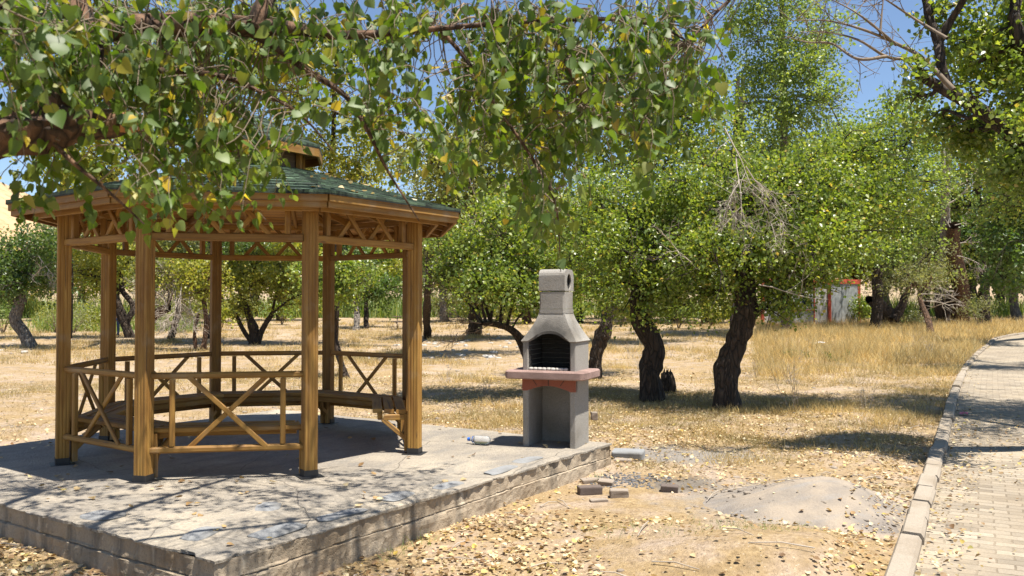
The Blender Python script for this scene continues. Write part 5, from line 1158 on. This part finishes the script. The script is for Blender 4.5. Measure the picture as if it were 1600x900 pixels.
# sprays: twig from the nearest limb, drooping, alternate leaves with stalks
allp = np.vstack([s_ for s_, _ in limbs]); LP, LD, LN = [], [], []; twg = Tubes()
def spray(c, ln, nl, link_=True):
    c = np.array(c, float); j = int(np.argmin(np.linalg.norm(allp - c, axis=1) + 1.2 * np.maximum(0, c[2] - allp[:, 2] - .05))); a = allp[j]
    d = c - a; dist = np.linalg.norm(d)
    if link_ and dist > .06:
        pts = spline([a, a + d * .35 + np.array([0, 0, .10 * dist]) + rng.normal(size=3) * .10 * dist, a + d * .7 + np.array([0, 0, .07 * dist]) + rng.normal(size=3) * .08 * dist, c], 4); twg.add(pts, [min(.006, .0018 + .0035 * dist), .0018], 4)
    dr = unit(d * .6 / (dist + .05) + rng.normal(size=3) * .55 + np.array([0, 0, -.65])); pts = [c]
    for k in range(5): dr = unit(dr + rng.normal(size=3) * .18 + np.array([0, 0, -.22])); pts.append(pts[-1] + dr * ln / 5)
    pts = np.array(pts); twg.add(pts, [.0022, .001], 4)
    for k in range(nl):
        t_ = (k + .5) / nl * 5; i = int(t_); q = pts[i] + (pts[i + 1] - pts[i]) * (t_ - i); sd_ = np.cross(dr, [.2, .3, .9]); sd_ = sd_ / (np.linalg.norm(sd_) + 1e-6) * (1 if k % 2 else -1); ld = unit(sd_ * .55 + rng.normal(size=3) * .38 + dr * .35 + np.array([0, 0, -.6])); LP.append(q + ld * .031); LD.append(ld); LN.append(unit(rng.normal(size=3) * .8 + np.array([.1, -.25, .45])))
dens = [(60, 60, 90, 70, 24, 2.7), (150, 90, 90, 80, 26, 3.0), (50, 150, 80, 60, 9, 2.75), (150, 250, 90, 50, 11, 3.05), (230, 190, 90, 70, 28, 3.1), (300, 110, 110, 60, 26, 3.1), (230, 50, 100, 50, 20, 3.0), (300, 260, 90, 60, 24, 3.2), (100, 320, 70, 26, 5, 3.0), (265, 335, 50, 24, 9, 3.1), (340, 210, 40, 60, 9, 3.2), (390, 290, 45, 30, 7, 3.2), (400, 35, 110, 50, 24, 3.2),
        (530, 40, 100, 45, 20, 3.3), (610, 110, 60, 55, 11, 3.3), (575, 200, 36, 50, 9, 3.3), (640, 215, 40, 45, 7, 3.35), (690, 45, 90, 55, 19, 3.3), (740, 200, 55, 60, 12, 3.35), (800, 100, 80, 70, 22, 3.35), (860, 60, 80, 50, 18, 3.3), (880, 170, 80, 70, 26, 3.4), (960, 110, 80, 60, 24, 3.4), (1030, 60, 60, 50, 15, 3.4), (1050, 140, 60, 50, 15, 3.4), (950, 220, 70, 40, 15, 3.4),
        (1010, 250, 40, 35, 8, 3.4), (820, 250, 60, 45, 14, 3.4), (740, 285, 40, 35, 5, 3.4), (845, 325, 45, 35, 9, 3.4), (862, 385, 20, 30, 5, 3.4), (1100, 60, 40, 50, 7, 3.45), (1115, 160, 30, 40, 5, 3.45), (480, 170, 50, 40, 3, 3.25), (60, 285, 60, 20, 3, 2.8), (450, 110, 50, 30, 4, 3.2), (340, 330, 40, 20, 3, 3.2), (20, 20, 70, 50, 8, 2.2), (345, 235, 45, 40, 5, 3.2), (465, 235, 30, 26, 3, 3.3), (660, 300, 26, 24, 2, 3.4), (425, 300, 20, 20, 2, 3.3)]
for a, b, rx, ry, k, Y in dens:
    for _ in range(int(k * 1.35 + .5)):
        an = rng.uniform(0, 6.28); q = rng.random() ** .5; spray(P(a + math.cos(an) * q * rx, b + math.sin(an) * q * ry - (70 if b > 180 else 40), Y + rng.uniform(-.3, .75)), rng.uniform(.14, .32), rng.integers(7, 13))
# the part of the crown that stays above the picture and shades the platform
hi = [[(-1.6, 3.4, 3.4), (-1.6, 4.2, 4.3), (-1.5, 5.2, 4.7), (-1.0, 6.4, 4.9)], [(-1.6, 4.2, 4.3), (-.6, 4.6, 4.6), (.6, 5.2, 4.7)], [(-3.1, 2.75, 1.7), (-3.0, 3.3, 3.2), (-2.7, 4.4, 4.3), (-2.4, 5.6, 4.9)], [(-2.7, 4.4, 4.3), (-3.6, 5.0, 4.6), (-4.4, 6.0, 4.8)]]
for h_, r_ in zip(hi, ((.05, .02), (.03, .01), (.14, .03), (.04, .012))): s_ = spline(h_, 7); tb.add(s_, list(r_), 8, .2); allp = np.vstack([allp, s_])
nhi = 0
while nhi < 900:
    x, y, z = rng.uniform(-4.4, .7), rng.uniform(3.7, 6.6), rng.uniform(3.5, 5.2)
    if z < 1.95 + .385 * y or float(vnoise(x * 1.1, y * 1.1, 0, 91)) < -.32: continue
    spray((x, y, z + .2), rng.uniform(.2, .4), rng.integers(7, 12)); nhi += 1
o = link('trunk', tb.mesh('trunk'), M['bark_brown']); o.parent = ft; o.matrix_parent_inverse = invf
ce = P(214, 195, 3.0); cd_ = unit(P(214, 195, 3.02) - P(185, 190, 3.0)); ct = Tubes(); ct.add([ce - cd_ * .05, ce - cd_ * .01, ce + cd_ * .02], [.036, .030, .014], 10, .35, cap=True)
o = link('cut_end', ct.mesh('cut_end'), M['cutwood']); o.parent = ft; o.matrix_parent_inverse = invf
o = link('twigs', twg.mesh('twigs'), M['twig']); o.parent = ft; o.matrix_parent_inverse = invf
LP, LD, LN = map(np.array, (LP, LD, LN)); LSZ = .044 * rng.uniform(.5, 1.28, len(LP)); LK = rng.integers(0, 3, len(LP)); vv, ff, n0 = [], [], 0
H2 = HEART_V.copy(); H2[:12, 2] = HEART_V[:12, 2] * -.4 + .16 * HEART_V[:12, 1] ** 2; H2[:12, 0] *= .92
H3 = HEART_V.copy(); H3[:12, 0] *= .66; H3[:12, 2] += .55 * np.abs(HEART_V[:12, 0]); H3[3, 0] = .10
for k_, H_ in enumerate((HEART_V, H2, H3)):
    sel = LK == k_; v, f = leaves(LP[sel], LD[sel], LN[sel], LSZ[sel], H_, HEART_F); vv.append(v); ff.append(f + n0); n0 += len(v)
v, f = np.vstack(vv), np.vstack(ff)
o = link('crown', fast_mesh('crown', v, f, True), M['leaf_near']); o.parent = ft; o.matrix_parent_inverse = invf

# ------------------------------------------------------------------ ground cover
def ingaz(x, y, m_=0.0):
    d = np.stack([x - S0[0], y - S0[1]], -1); a, b = d @ E1, d @ E2
    return (a > -m_) & (a < L1 + m_) & (b > -m_) & (b < L2 + m_)
def frustum(n, y0, y1, pw=1.0, margin=170):
    n = int(n * 1.14)
    Y = y0 + (y1 - y0) * rng.random(n) ** pw; px = rng.uniform(-margin, 1600 + margin, n); return (px - 800) / F * Y, Y
def mound_h(x, y):
    v = (y - cy_) / 1.0; u = (x - cx_ - v * .18) / 1.05; r2 = u * u + v * v * 1.1
    h = .22 * np.exp(-r2 * 2.4) + .10 * np.exp(-((u - .35) ** 2 * 6 + (v + .3) ** 2 * 4)) - .028
    kd = kerb_dist(x, y); h = h * np.clip((-kd - .06) / .35, 0, 1) - .06 * (kd > -.1); return np.where((np.abs(u) < 1) & (np.abs(v) < 1), h, -9)
def surf(x, y): return np.maximum(gh(x, y), mound_h(x, y))
# fallen leaves
x, y = frustum(130000, 3.6, 21, 1.5); kd = kerb_dist(x, y)
d_ = .30 + .75 * vnoise(x * .8, y * .8, 0, 95) + .65 * vnoise(x * 2.6, y * 2.6, 0, 96)
mh = mound_h(x, y); wall = np.clip(1 - (((x - S0[0]) * E1[1] - (y - S0[1]) * E1[0]) / 1.4), 0, 1)
d_ = np.where(mh > gh(x, y) + .01, d_ * .04, d_); d_ = d_ + .35 * wall + .35 * (wall > .8); d_ = np.where((y < 6.4) & (x > .6), d_ * .22, d_)
d_ = np.where(kd > .02, np.where(kd < .45, .55 - kd, .012), d_); d_ = d_ + .45 * ((kd < -.05) & (kd > -.5)); d_ = np.where(x < -3.5, d_ * np.where(y > 8, .25, 1), d_); d_ = d_ + .25 * ((y > 8) & (y < 13) & (x > 0)) - .15 * (y > 14)
k = (rng.random(len(x)) < d_ * .55) & ~ingaz(x, y, .03) & ~((kd > -.1) & (kd < .09)) & (kd < PATHW)
x, y, kd = x[k], y[k], kd[k]; z = np.where(kd > 0, rise(y) + .03, surf(x, y) + .012)
p = np.stack([x, y, z + rng.random(len(x)) * .012], -1); dd = randdir(len(x)) * np.array([1, 1, .25]); nn = unit(rng.normal(size=(len(x), 3)) * .35 + np.array([0, 0, 1]))
LEAFG_V = np.array([[0, 0, 0], [.45, .15, .12], [.40, .5, .10], [0, 1, .05], [-.40, .5, .16], [-.45, .15, .08], [0, .45, -.02]]); LEAFG_F = np.array([[0, 1, 6], [1, 2, 6], [2, 3, 6], [3, 4, 6], [4, 5, 6], [5, 0, 6]])
v, f = leaves(p, dd, nn, (.012 + .038 * rng.random(len(x)) ** 1.5), LEAFG_V, LEAFG_F); tag(link('fallen_leaves', fast_mesh('fallen_leaves', v, f), M['litter']), kind='stuff')
a, b = rng.uniform(.05, L1 - .05, 210), rng.uniform(.05, L2 - .05, 210); k = rng.random(210) < np.where(a < 1.6, 1, .35); a, b = a[k], b[k]
xy = S0 + a[:, None] * E1 + b[:, None] * E2; p = np.column_stack([xy, np.full(len(a), SLAB + .014)]); v, f = leaves(p, randdir(len(a)) * np.array([1, 1, .2]), unit(rng.normal(size=(len(a), 3)) * .3 + np.array([0, 0, 1])), .055 * rng.uniform(.6, 1.2, len(a)), LEAFG_V, LEAFG_F)
tag(link('fallen_leaves', fast_mesh('fallen_leaves', v, f), M['litter']), kind='stuff')
a = rng.uniform(0, 2 * math.pi, 150); r_ = rng.uniform(.75, 2.1, 150); am = ((a % (math.pi / 4)) - math.pi / 8); ap = r_ * np.cos(am); z = EZ + .03 + (TZ - EZ) * (ER * C8 - ap) / ((ER - TR) * C8) + SLAB; a2 = a + GROT
p = np.stack([GC[0] + r_ * np.cos(a2), GC[1] + r_ * np.sin(a2), z], -1); v, f = leaves(p, randdir(150) * np.array([1, 1, .2]), unit(rng.normal(size=(150, 3)) * .3 + np.array([0, 0, 1])), .055 * rng.uniform(.6, 1.2, 150), LEAFG_V, LEAFG_F)
tag(link('fallen_leaves', fast_mesh('fallen_leaves', v, f), M['litter']), kind='stuff')
# grass blades
BL_V = np.array([[-.5, 0, 0], [.5, 0, 0], [.28, .6, .10], [0, 1, .32], [-.28, .6, .10]]); BL_F = np.array([[0, 1, 2, 4], [4, 2, 3, 3]])
def blades(x, y, h, wd, name, mat, lean=.35, tuft=.05, per=6):
    n = len(x); idx = np.repeat(np.arange(n), per); m_ = len(idx); p = np.stack([x[idx] + rng.normal(size=m_) * tuft, y[idx] + rng.normal(size=m_) * tuft, np.zeros(m_)], -1); p[:, 2] = surf(p[:, 0], p[:, 1]) - .01
    up = unit(rng.normal(size=(m_, 3)) * np.array([1, 1, .2]) * lean + np.array([0, 0, 1])); sd = unit(np.cross(up, randdir(m_))); nr = np.cross(sd, up); H = h[idx] * rng.uniform(.5, 1.15, m_); W = wd[idx]
    v = p[:, None] + BL_V[None, :, 0:1] * (sd * W[:, None])[:, None] + BL_V[None, :, 1:2] * (up * H[:, None])[:, None] + BL_V[None, :, 2:3] * (nr * H[:, None])[:, None]
    f = (np.arange(m_) * 5)[:, None, None] + BL_F[None]; return tag(link(name, fast_mesh(name, v.reshape(-1, 3), f.reshape(-1, 4)), M[mat]), kind='stuff')
def offpath(x, y): kd = kerb_dist(x, y); return ((kd < -.12) | (kd > PATHW + .3)) & ~ingaz(x, y, .08)
x, y = frustum(60000, 9, 62, 1.5); px = 800 + x / y * F
den = .35 + .8 * vnoise(x * .4, y * .4, 0, 101) + .7 * vnoise(x * 1.4, y * 1.4, 0, 102)
den = np.where((px > 1180) & (y > 19), den + .65, den); den = np.where((px > 640) & (px < 830) & (y > 20) & (y < 38), den - .55, den); den = np.where((px < 130) & (y < 24), den - .75, den); den = np.where(y < 12, den - .3, den); den = np.where((px > 130) & (px < 640) & (y < 18), den - .25, den)
kd = kerb_dist(x, y); den = np.where((kd > -1.2) & (y > 14), den + .4, den)
k = (rng.random(len(x)) < den * .62) & offpath(x, y); x, y, px = x[k], y[k], px[k]
hv = 1 + .8 * vnoise(x * .9, y * .9, 0, 103)
h = (.08 + .06 * rng.random(len(x))) * np.where((px > 1180) & (y > 20), 2.4, 1) * np.where(y > 24, 1.7, 1) * np.clip(hv, .35, 2); blades(x, y, h, .0032 + .00036 * y, 'dry_grass', 'straw', .5, .10, 10)
# dull grass in the tree shade
x, y = frustum(34000, 8.6, 20, 1.0); px = 800 + x / y * F; den = .38 + .8 * vnoise(x * .7, y * .7, 0, 104) + .4 * vnoise(x * 2.2, y * 2.2, 0, 105) - .35 * (y < 10.5)
k = (rng.random(len(x)) < den * np.where(px > 640, 1, .25)) & offpath(x, y); x, y = x[k], y[k]; blades(x, y, .05 + .09 * rng.random(len(x)), np.full(len(x), .0055), 'dull_grass', 'dullgrass', .95, .08, 7)
# small green tufts
x, y = frustum(9000, 4.5, 12, 1.2); den = vnoise(x * 1.1, y * 1.1, 0, 106) * 1.5 - .62; k = (rng.random(len(x)) < den) & offpath(x, y) & (mound_h(x, y) < gh(x, y) + .03); x, y = x[k], y[k]; blades(x, y, .03 + .05 * rng.random(len(x)), np.full(len(x), .004), 'green_grass', 'greengrass', .7, .05, 7)
x = []; y = []
for t_ in np.linspace(.5, 4.3, 40):
    if vnoise(t_ * 2, 3.3, 0, 107) > .05: q = SL(t_, -.07 - .1 * rng.random()); x.append(q[0]); y.append(q[1])
blades(np.array(x), np.array(y), np.full(len(x), .10), np.full(len(x), .005), 'green_grass', 'greengrass', .5, .04, 8)
# reeds far behind
x, y = frustum(9000, 72, 96, 1.0); px = 800 + x / y * F; k = (px > 430) & (px < 760) | (px < 60) | (rng.random(len(x)) < .25); x, y = x[k], y[k]; blades(x, y, 1.6 + .8 * rng.random(len(x)), np.full(len(x), .09), 'reeds', 'greengrass', .22, .5, 5)
x, y = frustum(5000, 44, 66, 1.0); px = 800 + x / y * F; k = (px > 60) & (px < 300) & (vnoise(x * .3, y * .3, 0, 108) > -.1); x, y = x[k], y[k]; blades(x, y, .6 + .5 * rng.random(len(x)), np.full(len(x), .05), 'green_grass', 'greengrass', .3, .3, 6)
# thin weeds standing in the grass
for lab, lst in (('dry_weeds', [(1240, 640, .9), (1228, 600, .7), (1000, 580, .8), (1050, 560, .6), (985, 560, .7), (1350, 640, .5), (1180, 590, .5), (1455, 560, .6), (1430, 545, .7), (700, 600, .4), (760, 620, .4), (1120, 610, .5)]),):
    tb = Tubes()
    for px, py, h in lst:
        g = G0(px, py)
        for _ in range(5): twigs(tb, g + np.append(rng.normal(size=2) * .06, -.02), (rng.normal() * .25, rng.normal() * .25, 1), h * rng.uniform(.6, 1.1), .0045, 1, 4, .5)
    tag(link(lab, tb.mesh(lab), M['deadtwig']), kind='stuff')
cl = []
for px, py in ((1232, 562), (1262, 560), (1300, 566), (1320, 560)):
    g = G0(px, py); cl.append((g + np.array([0, 0, .10]), (.20, .18, .10), 60, .09))
v, f = crown_leaves(cl, .07, .0, .6); tag(link('weeds', fast_mesh('weeds', v, f), M['leaf_dark']), kind='stuff')
# fallen sticks, pebbles, ash
tb = Tubes(); x, y = frustum(260, 5, 26, 1.3); k = offpath(x, y)
for a, b in zip(x[k], y[k]):
    t_ = rng.uniform(0, 6.28); ln = rng.uniform(.1, .5); q = np.array([a, b, float(surf(a, b)) + .012]); dv = np.array([math.cos(t_), math.sin(t_), 0]) * ln / 2; tb.add([q - dv, q + np.array([0, 0, .02]), q + dv], [.005, .003], 5)
tag(link('fallen_twigs', tb.mesh('fallen_twigs'), M['deadtwig']), kind='stuff')
sm = stone_mb(1, 1, .6, 3.3, 5).mesh('pebble'); sv_ = np.array([q.co for q in sm.vertices]); sf_ = np.array([list(q.vertices) for q in sm.polygons])
def pebbles(x, y, s_, name, mat, zf):
    an = rng.uniform(0, 6.28, len(x)); c, s2 = np.cos(an), np.sin(an); q = sv_[None] * s_[:, None, None] * rng.uniform(.6, 1.3, (len(x), 1, 3)); v = np.stack([q[..., 0] * c[:, None] - q[..., 1] * s2[:, None] + x[:, None], q[..., 0] * s2[:, None] + q[..., 1] * c[:, None] + y[:, None], q[..., 2] + zf(x, y)[:, None]], -1)
    f = (np.arange(len(x)) * len(sv_))[:, None, None] + sf_[None]; tag(link(name, fast_mesh(name, v.reshape(-1, 3), f.reshape(-1, 4)), mat), kind='stuff')
x, y = frustum(2600, 4, 32, 1.4); k = offpath(x, y) & (rng.random(len(x)) < .35 + .6 * vnoise(x * .6, y * .6, 0, 110)); pebbles(x[k], y[k], rng.uniform(.008, .022, k.sum()) * (1 + y[k] * .05), 'gravel', M['brick'], surf)
x, y = frustum(900, 26, 42, 1); px = 800 + x / y * F; k = (px > 660) & (px < 850) & (vnoise(x * .5, y * .5, 0, 112) > -.1) | (rng.random(len(x)) < .06); x, y = x[k], y[k]; pebbles(x, y, rng.uniform(.03, .12, len(x)), 'rubble', M['ashw'], surf)
x, y = rng.uniform(1.6, 3.3, 160), rng.uniform(6.3, 8.1, 160); k = (mound_h(x, y) > gh(x, y) - .02) & (kerb_dist(x, y) < -.12); pebbles(x[k], y[k], .008 + .022 * rng.random(k.sum()) ** 2, 'clods', M['mound'], surf)
g = G0(985, 755); n = 420; an, q = rng.uniform(0, 6.28, n), rng.random(n) ** .7; pebbles(g[0] + np.cos(an) * q * .42, g[1] + np.sin(an) * q * .34, rng.uniform(.005, .016, n), 'ash', M['char'], surf)
